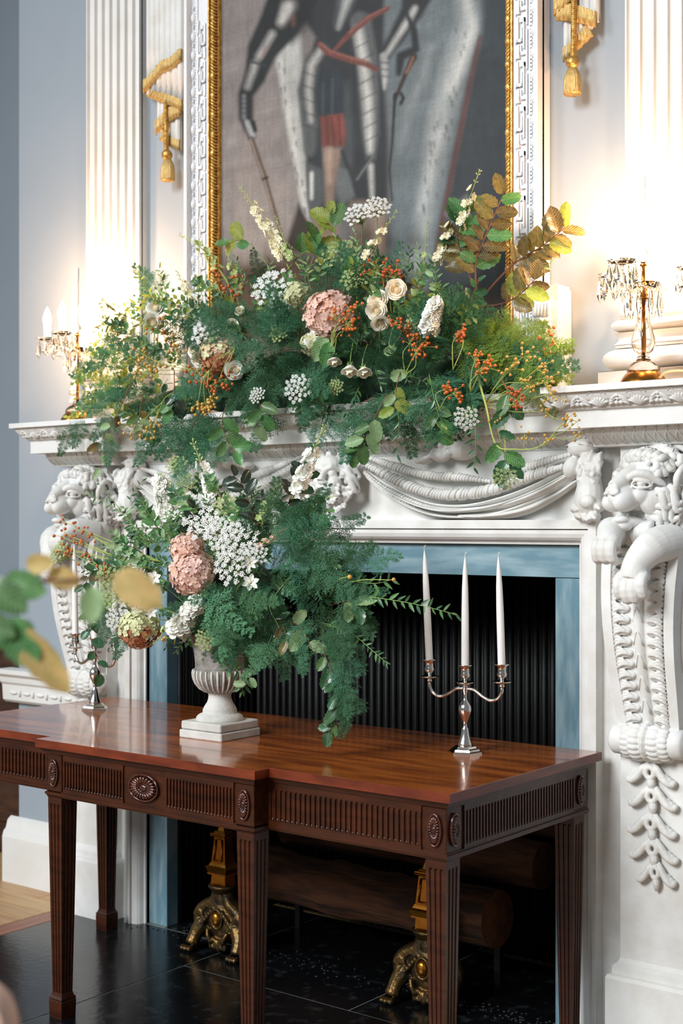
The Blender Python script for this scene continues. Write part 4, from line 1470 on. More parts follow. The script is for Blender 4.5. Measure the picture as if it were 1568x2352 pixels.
# ================================================================== the portrait
def build_painting():
    Z0, Z1, HW = 2.10, 3.75, .652
    nx, nz = 300, 420
    xs = np.linspace(-HW, HW, nx)
    zs = np.linspace(Z0, Z1, nz)
    X, Z = np.meshgrid(xs, zs)
    Pw = np.stack([X, np.full_like(X, .082), Z], -1)
    d = Pw - CAM
    zz = d @ FW
    U = 784 + F_PX * (d @ RT) / zz          # the figure is drawn in the proportions seen in the picture
    Vv = HORIZON - F_PX * d[..., 2] / zz
    # crop pixel frame used for the drawing: origin (500, 0), 680 px across = 1568 units
    K = 1568 / 680.0
    A, B = (U - 500) * K, Vv * K
    rs = np.random.RandomState(4)

    def L3(c):
        return np.array(lin(c)[:3])
    img = np.zeros((nz, nx, 3))
    # ground: grey-rose sky left, dark right
    t = np.clip((A - 200) / 1100, 0, 1)[..., None]
    img[:] = L3((146, 136, 132)) * (1 - t) + L3((62, 70, 74)) * t
    t = np.clip((B - 400) / 500, 0, 1)[..., None] * np.clip((500 - A) / 300, 0, 1)[..., None]
    img = img * (1 - t * .6) + L3((164, 148, 140)) * t * .6

    def soft(dist, w):
        return np.clip(.5 - dist / (2 * w), 0, 1)[..., None]

    def lay(mask, c, al=1.0):
        nonlocal img
        m = mask * al
        img = img * (1 - m) + L3(c) * m

    def poly(pts, c, w=8, al=1.0):
        P = np.array(pts, float)
        inside = np.zeros(A.shape, bool)
        dist = np.full(A.shape, 1e9)
        n = len(P)
        for i in range(n):
            (x0, y0), (x1, y1) = P[i], P[(i + 1) % n]
            cond = ((y0 > B) != (y1 > B)) & (A < (x1 - x0) * (B - y0) / (y1 - y0 + 1e-9) + x0)
            inside ^= cond
            ex, ey = x1 - x0, y1 - y0
            tt = np.clip(((A - x0) * ex + (B - y0) * ey) / (ex * ex + ey * ey + 1e-9), 0, 1)
            dist = np.minimum(dist, np.hypot(A - x0 - tt * ex, B - y0 - tt * ey))
        lay(soft(np.where(inside, -dist, dist), w), c, al)

    def stroke(pts, rad, c, w=6, al=1.0):
        w = w * 1.05
        P = np.array(pts, float)
        rad = np.broadcast_to(np.array(rad, float), (len(P),))
        best = np.full(A.shape, 1e9)
        for i in range(len(P) - 1):
            (x0, y0), (x1, y1) = P[i], P[i + 1]
            ex, ey = x1 - x0, y1 - y0
            tt = np.clip(((A - x0) * ex + (B - y0) * ey) / (ex * ex + ey * ey + 1e-9), 0, 1)
            dd = np.hypot(A - x0 - tt * ex, B - y0 - tt * ey) - (rad[i] * (1 - tt) + rad[i + 1] * tt)
            best = np.minimum(best, dd)
        lay(soft(best, w), c, al)
    # dark backdrop at the right, lower ground
    poly([(1330, -900), (1620, -900), (1620, 1700), (1120, 1700), (1180, 1300), (1300, 600), (1380, 200)], (58, 68, 74), 30)
    poly([(0, 1560), (1620, 1560), (1620, 1800), (0, 1800)], (66, 44, 34), 60)
    poly([(20, 1370), (250, 1390), (500, 1330), (900, 1400), (900, 1700), (0, 1700)], (92, 66, 52), 50)
    poly([(20, 980), (250, 930), (400, 950), (380, 1240), (240, 1380), (20, 1400)], (158, 146, 138), 40, .7)
    # fur-lined mantle: the great grey sweep on the right and the strip on the left
    poly([(900, -900), (1400, -900), (1400, 150), (1360, 300), (1290, 640), (1210, 1060), (1120, 1560), (900, 1560), (920, 800), (880, 300), (820, 0)], (112, 124, 128), 26)
    stroke([(1290, -200), (1330, 130), (1270, 300), (1180, 620), (1120, 960), (1060, 1400)], [50, 46, 56, 52, 44, 36], (170, 176, 174), 34, .8)
    stroke([(1310, -100), (1350, 150), (1290, 330), (1240, 470)], [16, 20, 30, 18], (206, 206, 200), 22, .8)
    stroke([(1130, 250), (1080, 420), (1020, 560), (970, 800)], [14, 20, 16, 10], (146, 154, 154), 24, .7)
    stroke([(1180, 700), (1120, 900), (1080, 1100)], [22, 18, 14], (190, 192, 188), 22, .6)
    stroke([(1390, 200), (1330, 480), (1260, 820), (1200, 1120), (1150, 1400)], [10, 14, 15, 14, 12], (104, 66, 64), 9)
    poly([(280, -60), (420, -60), (440, 200), (470, 700), (500, 1240), (455, 1240), (430, 1000), (360, 640), (310, 300)], (176, 176, 170), 14)
    stroke([(330, 330), (380, 620), (440, 960), (475, 1200)], [12, 16, 16, 10], (206, 204, 196), 14, .7)
    for i in range(44):
        k = rs.rand()
        if i < 16:
            a, b = 330 + 130 * k + rs.uniform(-20, 20), 330 + 800 * k
        else:
            a, b = 1320 - 240 * k + rs.uniform(-60, 60), 100 + 1100 * k
        stroke([(a, b), (a + 4, b + 26)], [5, 2], (86, 92, 92), 6, .7)
    # dark body of the figure
    poly([(300, -900), (900, -900), (880, 60), (880, 400), (900, 760), (900, 1080), (760, 1080), (640, 1090), (600, 1200), (490, 1150), (470, 860), (430, 480), (520, 200), (420, 40)], (54, 59, 63), 14)
    poly([(560, 430), (700, 430), (720, 800), (690, 1100), (580, 1100), (560, 800)], (78, 84, 86), 20)
    poly([(540, 400), (600, 368), (670, 400), (670, 610), (540, 615)], (50, 62, 70), 12)
    stroke([(560, 440), (556, 600)], 5, (84, 98, 104), 8, .6)
    stroke([(610, 420), (606, 600)], 5, (84, 98, 104), 8, .6)
    # torso
    stroke([(640, -400), (700, -60), (640, 130)], [90, 50, 14], (120, 128, 130), 24, .7)
    stroke([(690, -300), (700, -40), (640, 150)], [22, 20, 6], (190, 192, 188), 16, .8)
    # left arm of the picture: spaulder, elbow, gauntlet
    stroke([(420, -60), (340, 110), (240, 260), (200, 400), (150, 500), (150, 620), (180, 720)], [130, 112, 80, 58, 40, 38, 22], (44, 46, 48), 12)
    stroke([(380, 30), (340, 120)], [40, 24], (196, 190, 184), 18, .9)
    poly([(330, -40), (520, -60), (500, 120), (400, 240), (330, 180)], (40, 42, 44), 18, .55)
    stroke([(372, 40), (345, 110)], [26, 16], (200, 196, 190), 14, .9)
    stroke([(400, 90), (400, 130)], [12, 10], (150, 96, 84), 12, .6)
    stroke([(290, 180), (220, 300)], [15, 14], (186, 186, 182), 18, .9)
    stroke([(260, 250), (235, 300)], [10, 8], (160, 116, 104), 10, .6)
    stroke([(200, 340), (160, 460)], [16, 12], (184, 184, 180), 18, .9)
    stroke([(160, 322), (255, 350)], 6, (60, 62, 64), 5)
    stroke([(140, 510), (140, 620), (168, 700)], [10, 10, 6], (140, 142, 142), 9, .8)
    for j in range(4):
        stroke([(125, 520 + 26 * j), (185, 530 + 26 * j)], 3, (60, 62, 64), 4, .8)
    stroke([(160, 650), (185, 720)], [12, 14], (172, 174, 174), 8)
    stroke([(190, 650), (200, 690)], 10, (34, 34, 36), 7)
    # staff
    stroke([(180, 735), (250, 940), (330, 1230), (350, 1300)], [14, 14, 13, 12], (104, 84, 70), 5)
    stroke([(176, 740), (246, 945), (322, 1230)], 4, (176, 156, 138), 4, .8)
    stroke([(240, 950), (266, 940)], 6, (60, 46, 38), 4)
    # thigh plates
    stroke([(560, 260), (500, 330), (470, 480), (490, 660), (490, 800)], [26, 40, 44, 40, 30], (92, 96, 96), 12)
    stroke([(545, 270), (495, 350), (482, 480), (494, 640)], [12, 15, 13, 6], (200, 197, 190), 18, .9)
    stroke([(760, 120), (790, 300), (800, 500), (810, 700), (812, 830)], [56, 56, 52, 44, 26], (104, 108, 108), 12)
    stroke([(745, 160), (775, 330), (795, 520), (806, 700), (808, 800)], [18, 22, 18, 14, 6], (216, 214, 206), 22, .95)
    for j, (a0, b0) in enumerate(((700, 270), (740, 330), (745, 450), (760, 530), (765, 610), (775, 680), (780, 750))):
        stroke([(a0, b0), (a0 + 90, b0 - 46)], 3, (76, 80, 82), 4, .8)
    for j in range(5):
        stroke([(450, 380 + 70 * j), (530, 410 + 70 * j)], 3, (66, 70, 72), 4, .8)
    # right arm: forearm plate and hand on the sword
    stroke([(1060, -40), (1030, 60), (940, 210), (880, 300)], [84, 58, 40, 28], (50, 54, 56), 12)
    stroke([(1045, 45), (1010, 110), (900, 280)], [10, 14, 8], (204, 204, 198), 16, .95)
    stroke([(880, 300), (885, 400), (884, 470)], [20, 16, 6], (184, 184, 180), 10, .9)
    for j in range(3):
        stroke([(862, 330 + 36 * j), (910, 336 + 36 * j)], 3, (80, 84, 86), 4)
    stroke([(1000, 70), (1040, 160), (1050, 260), (970, 300), (960, 390)], [10, 18, 20, 24, 14], (46, 50, 54), 9)
    # sword hilt and blade
    stroke([(1040, 300), (1000, 380), (960, 480), (940, 520)], [18, 12, 9, 12], (66, 46, 36), 6)
    stroke([(1036, 305), (1020, 345), (1000, 385)], 6, (168, 112, 84), 6, .9)
    stroke([(970, 495), (985, 520), (970, 550)], 8, (40, 34, 30), 5)
    stroke([(940, 500), (925, 760), (910, 900), (925, 1060)], [9, 6, 5, 4], (38, 40, 42), 5)
    # red straps
    stroke([(900, 46), (800, 96), (700, 180), (622, 262)], [12, 16, 16, 10], (134, 74, 62), 5)
    stroke([(896, 40), (800, 88), (700, 172)], 4, (176, 108, 92), 5, .8)
    stroke([(540, 236), (580, 276), (680, 310), (780, 336), (845, 370)], [14, 16, 18, 18, 12], (130, 68, 56), 5)
    stroke([(545, 230), (600, 272), (700, 304), (790, 330)], 4, (182, 112, 94), 5, .8)
    # red breeches, stocking
    poly([(542, 616), (664, 604), (680, 770), (552, 782)], (126, 60, 46), 7)
    poly([(600, 618), (662, 606), (676, 720), (640, 730)], (160, 68, 50), 14, .8)
    for a in (575, 605, 640):
        stroke([(a, 620), (a + 12, 770)], 5, (84, 44, 36), 8, .7)
    poly([(556, 786), (656, 784), (640, 900), (610, 1090), (570, 1090), (564, 960)], (146, 118, 100), 12)
    stroke([(590, 800), (594, 960)], [20, 12], (182, 154, 130), 16, .8)
    # knees, greaves and straps between the legs
    poly([(470, 860), (560, 900), (565, 1060), (500, 1170), (474, 1060)], (88, 92, 94), 10)
    stroke([(498, 920), (498, 1050)], [10, 9], (206, 206, 200), 8, .9)
    stroke([(812, 880), (818, 1040)], [14, 10], (206, 204, 196), 12, .9)
    stroke([(660, 800), (740, 1030)], [8, 16], (52, 56, 58), 8)
    stroke([(810, 840), (700, 980), (630, 1080)], [10, 14, 10], (58, 62, 64), 8)
    stroke([(820, 830), (740, 950)], 4, (150, 150, 146), 6, .7)
    poly([(640, 880), (690, 900), (730, 1040), (650, 1090), (625, 1000)], (116, 122, 122), 10, .8)
    # lower legs
    poly([(500, 1140), (640, 1100), (640, 1330), (490, 1330)], (140, 114, 96), 14)
    poly([(700, 1060), (900, 1060), (890, 1380), (800, 1400), (720, 1300)], (138, 116, 100), 16)
    stroke([(840, 1130), (850, 1300)], [26, 22], (168, 140, 120), 20, .7)
    poly([(430, 1080), (500, 1200), (490, 1330), (350, 1330), (380, 1240)], (60, 48, 40), 14)
    poly([(1200, 1130), (1320, 1030), (1330, 1060), (1260, 1180)], (140, 140, 136), 14, .7)
    # broad uneven brushwork and canvas grain
    def low(n0, n1):
        g = rs.randn(n0, n1)
        zi = np.linspace(0, n0 - 1.001, nz)
        xi = np.linspace(0, n1 - 1.001, nx)
        z0, x0 = zi.astype(int), xi.astype(int)
        fz, fx = (zi - z0)[:, None], (xi - x0)[None]
        return (g[z0][:, x0] * (1 - fz) * (1 - fx) + g[z0 + 1][:, x0] * fz * (1 - fx) + g[z0][:, x0 + 1] * (1 - fz) * fx + g[z0 + 1][:, x0 + 1] * fz * fx)[..., None]
    for _ in range(1):        # soften the drawing a little
        img[1:-1, 1:-1] = (img[1:-1, 1:-1] * 2 + img[:-2, 1:-1] + img[2:, 1:-1] + img[1:-1, :-2] + img[1:-1, 2:]) / 6
    img *= (1 + .07 * low(14, 10)) * (1 + .06 * low(60, 26)) * (1 + .05 * low(40, 90))
    img *= (1 + .05 * rs.randn(nz, nx, 1)) * (1 + .025 * rs.randn(1, nx, 1)) * (1 + .02 * rs.randn(nz, 1, 1))
    img = img * .72 + .28 * img.mean(-1, keepdims=True)
    img = np.clip(img, 0, 1) ** 1.14 * .86
    P = thing('framed_portrait', 'large portrait of a standing figure in plate armour in a white and gilt frame', 'painting', (0, .08, Z0))
    m = MB()
    m.grid(np.stack([X, np.zeros_like(X), Z - Z0], -1))
    me = m.mesh('canvas', None or bpy.data.materials.new('painted_canvas'), True)
    mm = me.materials[0]
    mm.use_nodes = True
    nt = mm.node_tree
    at = nt.nodes.new('ShaderNodeVertexColor')
    at.layer_name = 'paint'
    bs = nt.nodes['Principled BSDF']
    nt.links.new(at.outputs[0], bs.inputs['Base Color'])
    bs.inputs['Roughness'].default_value = .55
    bs.inputs['Specular IOR Level'].default_value = .25
    ca = me.color_attributes.new('paint', 'FLOAT_COLOR', 'POINT')
    rgba = np.concatenate([img, np.ones((nz, nx, 1))], -1).astype(np.float32)
    ca.data.foreach_set('color', rgba.ravel())
    link('canvas', me, P)
    # frame: gilt inner moulding, fret band, egg-and-dart, fillet; local z from the canvas foot
    H0, H1 = -.03, 1.66
    fr = MB()

    def side(xa, xb, y0, y1, mb):
        for s in (-1, 1):
            x = sorted((s * xa, s * xb))
            mb.box((x[0], y0, H0), (x[1], y1, H1))
    side(.684, .795, -.030, .018, fr)          # body
    side(.690, .698, -.036, -.029, fr)
    side(.746, .752, -.036, -.029, fr)
    side(.780, .795, -.062, -.020, fr)         # outer fillet
    fr.box((-.795, -.03, H0 - .08), (.795, .018, H0 + .005))
    # the eared foot of the frame on each side
    for s in (-1, 1):
        x = sorted((s * .79, s * .868))
        fr.box((x[0], -.062, -.093), (x[1], .018, .262))
        x = sorted((s * .868, s * .874))
        fr.box((x[0], -.056, -.093), (x[1], .018, .250))
    fr.build('white_frame', M['frame_white'], P)
    for s in (-1, 1):
        es = MB()
        x = sorted((s * .776, s * .844))
        es.box((x[0], -.0635, -.09), (x[1], -.055, .215))
        for i in range(5):
            es.tube(spline([(s * (.785 + .012 * i), -.064, .165), (s * (.793 + .012 * i), -.072, .185), (s * (.790 + .012 * i), -.064, .205)], 6), .006, 6)
        es.tube([(s * .782, -.068, .150), (s * .842, -.068, .150)], .006, 8)
        es.ell((s * .812, -.072, .150), (.010, .008, .010))
        es.tube([(s * .782, -.066, .132), (s * .842, -.066, .132)], .004, 8)
        for a in (-.5, 0, .5):
            es.tube(spline([(s * .812, -.064, .07), (s * .812 + .02 * a, -.076, .09), (s * .812 + .036 * a, -.066, .108)], 6), [.008, .010, .011, .010, .008, .004], 7)
        es.build('carved_ear', M['frame_white'], P, True)
    for s in (-1, 1):
        g, lf = MB(), MB()
        for xa, xb, y0 in ((.650, .6535, -.016), (.680, .686, -.040), (.652, .682, -.018)):
            x = sorted((s * xa, s * xb))
            g.box((x[0], y0, H0), (x[1], .004, H1))
        gb = g.build('gilt_moulding', M['gilt'], P)
        k = 0
        for z in np.arange(H0, H1, .0125):
            k += 1
            lf.tube(spline([(s * .656, -.020, z), (s * .664, -.034, z + .006), (s * .678, -.034, z + .020)], 5), [.003, .0055, .006, .0055, .003], 5)
            if k % 6 == 0:
                lf.ell((s * .667, -.034, z + .006), (.012, .008, .014), seg=8, ring=6)
        lf.build('gilt_leaves', M['gilt'], gb, True)
    # Greek key: raised fillets with open channels between them
    un = MB()
    p = .146
    xa, xb = .700, .744

    def bar(x0, z0, x1, z1):
        un.box((xa + (xb - xa) * x0, -.040, p * z0), (xa + (xb - xa) * x1, -.028, p * z1))
    t = .13
    bar(.0, .0, .30, .30); bar(.0, .36, .22, .93); bar(.0, .36, .55, .43); bar(.42, .36, .55, .68)
    bar(.30, .80, .72, .90); bar(.60, .20, .72, .90); bar(.36, .06, 1.0, .14); bar(.86, .14, 1.0, .62); bar(.86, .72, 1.0, 1.06); bar(.36, .06, .48, .28)
    key = un.mesh('fret', M['frame_white'], False)
    egg = MB()
    egg.ell((0, 0, 0), (.0115, .013, .020), seg=12, ring=8)
    egg.tube([(.0135 * math.cos(a), .002, .026 * math.sin(a) + .002) for a in np.linspace(-PI * 1.15, PI * .15, 15)], .003, 6)
    egg.tube([(0, -.002, .030), (0, -.006, .038), (0, 0, .046)], [.0015, .004, .002], 6)
    em = egg.mesh('egg', M['frame_white'])
    dent = MB()
    for i in range(6):
        dent.box((-.0032, -.006, i * .0122), (.0032, .004, i * .0122 + .0075))
    dm = dent.mesh('dentil_strip', M['frame_white'], False)
    for s in (-1, 1):
        z = .0
        while z < 1.45:
            o = link('fret', key, P, (0, 0, z))
            o.scale = (s, 1, 1)
            z += p
        z = .02 if s < 0 else .30
        while z < 1.5:
            link('egg', em, P, (s * .767, -.034, z))
            z += .0732
        z = .0
        while z < 1.5:
            link('dentil_strip', dm, P, (s * .7555, -.030, z))
            z += .0732


build_painting()


# ================================================================== plaster drapery with gilt fringe
def build_drapery(s, label):
    """s = -1: left of the painting, +1: mirrored on the right"""
    Y = .07

    def q(cx, cy, dy=0.0):
        p = onY(320 + cx * .15302, 80 + cy * .15302, Y)
        return np.array([s * -p[0] if s > 0 else p[0], Y + dy, p[2]])

    def rel(p):
        return p
    D = thing('plaster_drapery', label, 'wall ornament', tuple(q(480, 1740)), 'plaster drapery ornaments beside the painting')
    org = np.array(q(480, 1740))

    def pleats(edge_t, edge_b, n, m, amp, lift, k):
        T = spline([q(*a) for a in edge_t], n)
        B = spline([q(*a) for a in edge_b], n)
        P = np.zeros((m, n, 3))
        for j in range(m):
            t = j / (m - 1)
            P[j] = T * (1 - t) + B * t
        P[:, :, 1] = Y - lift - amp * (np.abs(np.sin(np.linspace(0, k * PI, n))) ** .6)[None]
        # thickness: a back skin
        Q = P.copy()
        Q[:, :, 1] += .010
        full = np.concatenate([P, Q[::-1], P[:1]], 0)
        return full - org
    cl = MB()
    cl.grid(pleats([(140, -1500), (400, -1500), (690, -1500)], [(140, 900), (400, 1010), (690, 1060)], 60, 4, .012, .010, 7))
    cl.grid(pleats([(285, 900), (450, 950), (622, 1000)], [(285, 1430), (450, 1560), (618, 1740)], 40, 4, .010, .004, 5))
    c = cl.build('cloth', M['plaster'], D, True)
    fr = MB()
    fr.grid(pleats([(130, 720), (250, 620), (400, 430), (540, 370), (690, 230)], [(130, 900), (250, 780), (400, 600), (540, 540), (690, 410)], 70, 3, .010, .026, 11))
    fr.grid(pleats([(250, 860), (400, 890), (540, 930), (690, 990)], [(180, 950), (330, 1010), (520, 1080), (690, 1160)], 60, 3, .010, .022, 10))
    fr.grid(pleats([(290, 1330), (430, 1190), (560, 1090), (670, 1110)], [(290, 1520), (430, 1390), (560, 1290), (670, 1230)], 50, 3, .010, .020, 8))
    fr.grid(pleats([(380, 1420), (500, 1540), (620, 1580)], [(330, 1580), (500, 1690), (620, 1745)], 40, 3, .008, .010, 6))
    fr.grid(pleats([(130, 860), (190, 820), (270, 780)], [(140, 930), (200, 900), (265, 860)], 16, 3, .004, .014, 2))
    fr.build('gilt_fringe', M['gilt_pale'], D, True)
    # twisted cord
    rp = MB()
    a, b = q(480, 1080) - org, q(485, 1760) - org
    for k in range(30):
        t = k / 29
        p = a * (1 - t) + b * t
        rp.ell(p + np.array([0, -.030, 0]), (.0115, .011, .0062), rotm(ry=-s * .5))
    rp.build('twisted_cord', M['gilt'], D, True)
    kn = q(495, 1830) - org
    MB().lathe([(.004, .022), (.014, .018), (.021, .006), (.021, -.006), (.014, -.018), (.006, -.022)][::-1], 24, (kn[0], -.030, kn[2]), ribs=9, amp=.06).build('cord_knot', M['gilt'], D, True)
    tz = q(500, 1880) - org
    tb = MB()
    tb.lathe([(.027, -.088), (.0275, -.080), (.0265, -.05), (.025, -.03), (.019, -.014), (.012, 0)], 48, (tz[0], -.028, tz[2]), ribs=16, amp=.06)
    tb.build('tassel', M['gilt_pale'], D, True)
    MB().lathe([(.024, -.090), (.0265, -.087)], 24, (tz[0], -.028, tz[2])).build('tassel_underside', M['gilt'], D)


build_drapery(-1, 'white plaster drapery with gilt zigzag fringe and tassel left of the painting')
build_drapery(1, 'white plaster drapery with gilt fringe and tassel right of the painting')

# ================================================================== flowers and foliage
RF = random.Random(77)
_cache = {}


def unit(v):
    v = np.asarray(v, float)
    return v / (np.linalg.norm(v) + 1e-12)


def basis(d, n):
    y = unit(d)
    n = np.asarray(n, float)
    z = n - y * (n @ y)
    if np.linalg.norm(z) < 1e-4:
        z = np.cross(y, [1, 0, .3])
    z = unit(z)
    return np.stack([np.cross(y, z), y, z], 1)


def mat4(Rm, p, s=1.0):
    m = Matrix.Identity(4)
    for i in range(3):
        for j in range(3):
            m[i][j] = float(Rm[i, j]) * s
        m[i][3] = float(p[i])
    return m


def leaf_mesh(kind, mk, var=0):
    """unit-length leaf along +y, upper side +z"""
    key = ('leaf', kind, mk, var)
    if key in _cache:
        return _cache[key]
    wid = {'beech': .39, 'lance': .145, 'round': .40, 'long': .085, 'ivy': .30}[kind]
    rr = random.Random(hash((kind, var)) % 999 if False else var * 7 + len(kind))
    nr = {'long': 8, 'lance': 6, 'beech': 10}.get(kind, 7)
    P = []
    bend = rr.uniform(-.05, .22)
    for i in range(nr + 1):
        t = i / nr
        if kind == 'beech':
            w = wid * 1.62 * (t ** .55) * ((1 - t) ** .62) * (1 + .07 * (-1) ** i)
        elif kind == 'round':
            w = wid * (max(0, math.sin(PI * t ** .95)) ** .55)
        elif kind == 'ivy':
            w = wid * (max(0, math.sin(PI * t ** .7)) ** .8)
        else:
            w = wid * (max(0, math.sin(PI * t ** .75)) ** .9)
        w = max(w, .004)
        row = []
        for c in (-1, -.5, 0, .5, 1):
            x = c * w
            y = .06 + .94 * t - .05 * abs(c) * (1 - t) * (t < .8)
            z = .32 * abs(x) - bend * t * t + (.022 * math.sin(9 * t + 2 * c + var) * abs(c) if kind != 'lance' else .004 * c)
            row.append((x, y, z))
        P.append(row)
    m = MB().grid(P)
    m.tube([(0, -.03, .004), (0, .08, 0)], [.012, .010], 4)
    me = m.mesh('leaf', M[mk])
    _cache[key] = me
    return me


def put(name, me, root, rloc, Rm, p, s):
    o = bpy.data.objects.new(name, me)
    COL.objects.link(o)
    o.parent = root
    o.matrix_local = mat4(Rm, np.asarray(p) - rloc, s)
    return o


def spray(pts, n, size, mks, kind, name, label, cat, group, stem='stem', r=.0022, t0=.12, ang=55, jit=.45, rnd=RF, flat=1.0, part='leaf', shrink=.35):
    """a stem through the points carrying n separate leaves"""
    P = spline(pts, 22)
    root = thing(name, label, cat, tuple(P[0]), group)
    MB().tube(P - P[0], np.linspace(r, r * .45, 22), 6).build('stem', M[stem], root, True)
    for i in range(n):
        t = t0 + (1 - t0) * (i + .5) / n
        x = t * 21
        k = min(int(x), 20)
        p = P[k] + (P[k + 1] - P[k]) * (x - k)
        T = unit(P[k + 1] - P[k])
        cd = unit(CAM - p)
        S = unit(np.cross(T, cd)) * (1 if i % 2 else -1)
        a = math.radians(ang * (1 - .5 * (t > .93)) + rnd.uniform(-14, 14))
        d = T * math.cos(a) + S * math.sin(a) * flat + np.array([rnd.uniform(-1, 1), rnd.uniform(-1, 1), rnd.uniform(-1, .5)]) * jit * .5
        nn = cd + np.array([rnd.uniform(-1, 1), rnd.uniform(-1, 1), rnd.uniform(-.3, 1.2)]) * jit * 1.4
        s = size * rnd.uniform(.75, 1.15) * (1 - shrink * t)
        put(part, leaf_mesh(kind, rnd.choice(mks), rnd.randrange(4)), root, P[0], basis(d, nn), p, s)
    return root


def frond_mesh(var, mk, style):
    """feathery plume along +y, unit length"""
    key = ('frond', var, mk, style)
    if key in _cache:
        return _cache[key]
    rr = np.random.RandomState(var + 5)
    V, F = [], []

    def tri(a, b, w):
        d = b - a
        s = np.cross(d, [0, 0, 1.0]) + .4 * rr.randn(3) * np.linalg.norm(d)
        s = s / (np.linalg.norm(s) + 1e-9) * w
        k = len(V)
        V.extend([a - s, a + s, b])
        F.append((k, k + 1, k + 2))
    droop = rr.uniform(.05, .35)
    curve = rr.uniform(-.25, .25)

    def axis(t):
        return np.array([curve * t * t, t, -droop * t * t])
    nb = 30 if style == 'plume' else 26
    m = MB()
    st = []
    for i in range(nb):
        t = .08 + .92 * i / nb
        o = axis(t)
        sd = 1 if i % 2 else -1
        L = (.44 if style == 'plume' else .34) * (1 - t) ** .7 * (.55 + .45 * math.sin(PI * min(1, t * 1.6 + .2))) + .05
        L *= rr.uniform(.75, 1.2)
        dr = np.array([sd * math.sin(1.0 + .2 * rr.randn()), math.cos(1.0 + .2 * rr.randn()), .22 * rr.randn()])
        dr /= np.linalg.norm(dr)
        ns = int(6 + 26 * L)
        tri(o, o + dr * L - np.array([0, 0, .18 * L]), .005)
        for j in range(ns):
            u = (j + .6) / ns
            q = o + dr * L * u - np.array([0, 0, .18 * L * u * u])
            ss = 1 if j % 2 else -1
            pl = np.array([-dr[1] * ss, dr[0] * ss, .25 * rr.randn()])
            d2 = dr * .75 + pl * .75 + .15 * rr.randn(3)
            d2 /= np.linalg.norm(d2)
            l2 = (.34 if style == 'plume' else .26) * L * (1 - .6 * u) + .014
            nn = 4 if style == 'plume' else 3
            tri(q, q + d2 * l2, .006)
            for k in range(nn):
                e = q + d2 * l2 * (k + .4) / nn
                for s3 in (-1, 1):
                    d3 = d2 * .7 + s3 * np.cross(d2, [0, 0, 1.0]) * .7 + .25 * rr.randn(3)
                    d3 /= np.linalg.norm(d3)
                    tri(e, e + d3 * rr.uniform(.016, .032), .0055 if style == 'plume' else .007)
    m.add(np.array(V), F)
    m.tube([axis(t) for t in np.linspace(-.12, 1, 9)], np.linspace(.005, .0015, 9), 4)
    me = m.mesh('fern', M[mk], False)
    _cache[key] = me
    return me


def frond(p, d, n, L, mk, label, group, style='plume', name='fern_frond'):
    me = frond_mesh(RF.randrange(5), mk, style)
    o = bpy.data.objects.new(name, me)
    COL.objects.link(o)
    o.matrix_world = mat4(basis(d, n), p, L)
    tag(o, label, 'fern', group)
    return o


def stem_to(p, core, n=12, sag=.0):
    p, core = np.asarray(p, float), np.asarray(core, float)
    mid = (p + core) / 2 + np.array([0, 0, sag])
    return spline([core, mid, p], n)


# ---- flower heads; local +z points out of the flower -----------------------------------------
def petal_patch(m, a, half, R0, R1, h0, h1, curl, rr, rows=5, cols=5):
    P = []
    for i in range(rows):
        t = i / (rows - 1)
        w = half * (math.sin(PI * (.18 + .62 * t)) ** .8)
        row = []
        for j in range(cols):
            c = -1 + 2 * j / (cols - 1)
            th = a + c * w
            rad = R0 + (R1 - R0) * t ** .75 + curl * t * t * (1 - .4 * c * c) + .02 * R1 * rr.uniform(-1, 1)
            z = h0 + (h1 - h0) * (t ** 1.1) - .35 * curl * t ** 3 - .18 * (h1 - h0) * c * c * t + .03 * R1 * rr.uniform(-1, 1)
            row.append((rad * math.cos(th), rad * math.sin(th), z))
        P.append(row)
    m.grid(P)


def rose_meshes(var, bud=False):
    key = ('rose', var, bud)
    if key in _cache:
        return _cache[key]
    rr = random.Random(var + 40)
    out, inn = MB(), MB()
    if bud:
        for k, (n, R1, h1, cu) in enumerate(((5, .80, .75, .14), (4, .66, .95, -.12), (4, .5, 1.0, -.2))):
            for i in range(n):
                petal_patch(out if k < 2 else inn, 2 * PI * i / n + k * .7, 1.0, .12, R1, -.55, h1 - .3, cu, rr)
    else:
        for k, (n, R1, h1, cu) in enumerate(((6, .96, .22, .20), (6, .82, .40, .14), (6, .66, .50, .05))):
            for i in range(n):
                petal_patch(out, 2 * PI * i / n + k * .5 + rr.uniform(-.1, .1), .85, .10, R1, -.35, h1, cu, rr)
        for k in range(9):
            a = 2 * PI * k / 9
            for q in range(2):
                petal_patch(inn, a + q * .3, .55, .06, .46 - .14 * q, -.15, .46 - .02 * q, -.06, rr, 4, 3)
        for k in range(5):
            petal_patch(inn, 2 * PI * k / 5, .7, .03, .2, -.1, .40, -.05, rr, 4, 3)
        inn.ell((0, 0, .10), (.34, .34, .26), seg=10, ring=6)
        inn.tube([(.10 * (1 - b / 14) * math.cos(b), .10 * (1 - b / 14) * math.sin(b), .33 + .004 * b) for b in np.linspace(0, 11, 20)], .03, 5)
        inn.tube([(.24 * (1 - b / 30) * math.cos(b), .24 * (1 - b / 30) * math.sin(b), .30) for b in np.linspace(0, 11, 24)], .032, 5)
    _cache[key] = (out.mesh('outer_petals', M['petal']), inn.mesh('inner_petals', M['petal_in']))
    return _cache[key]


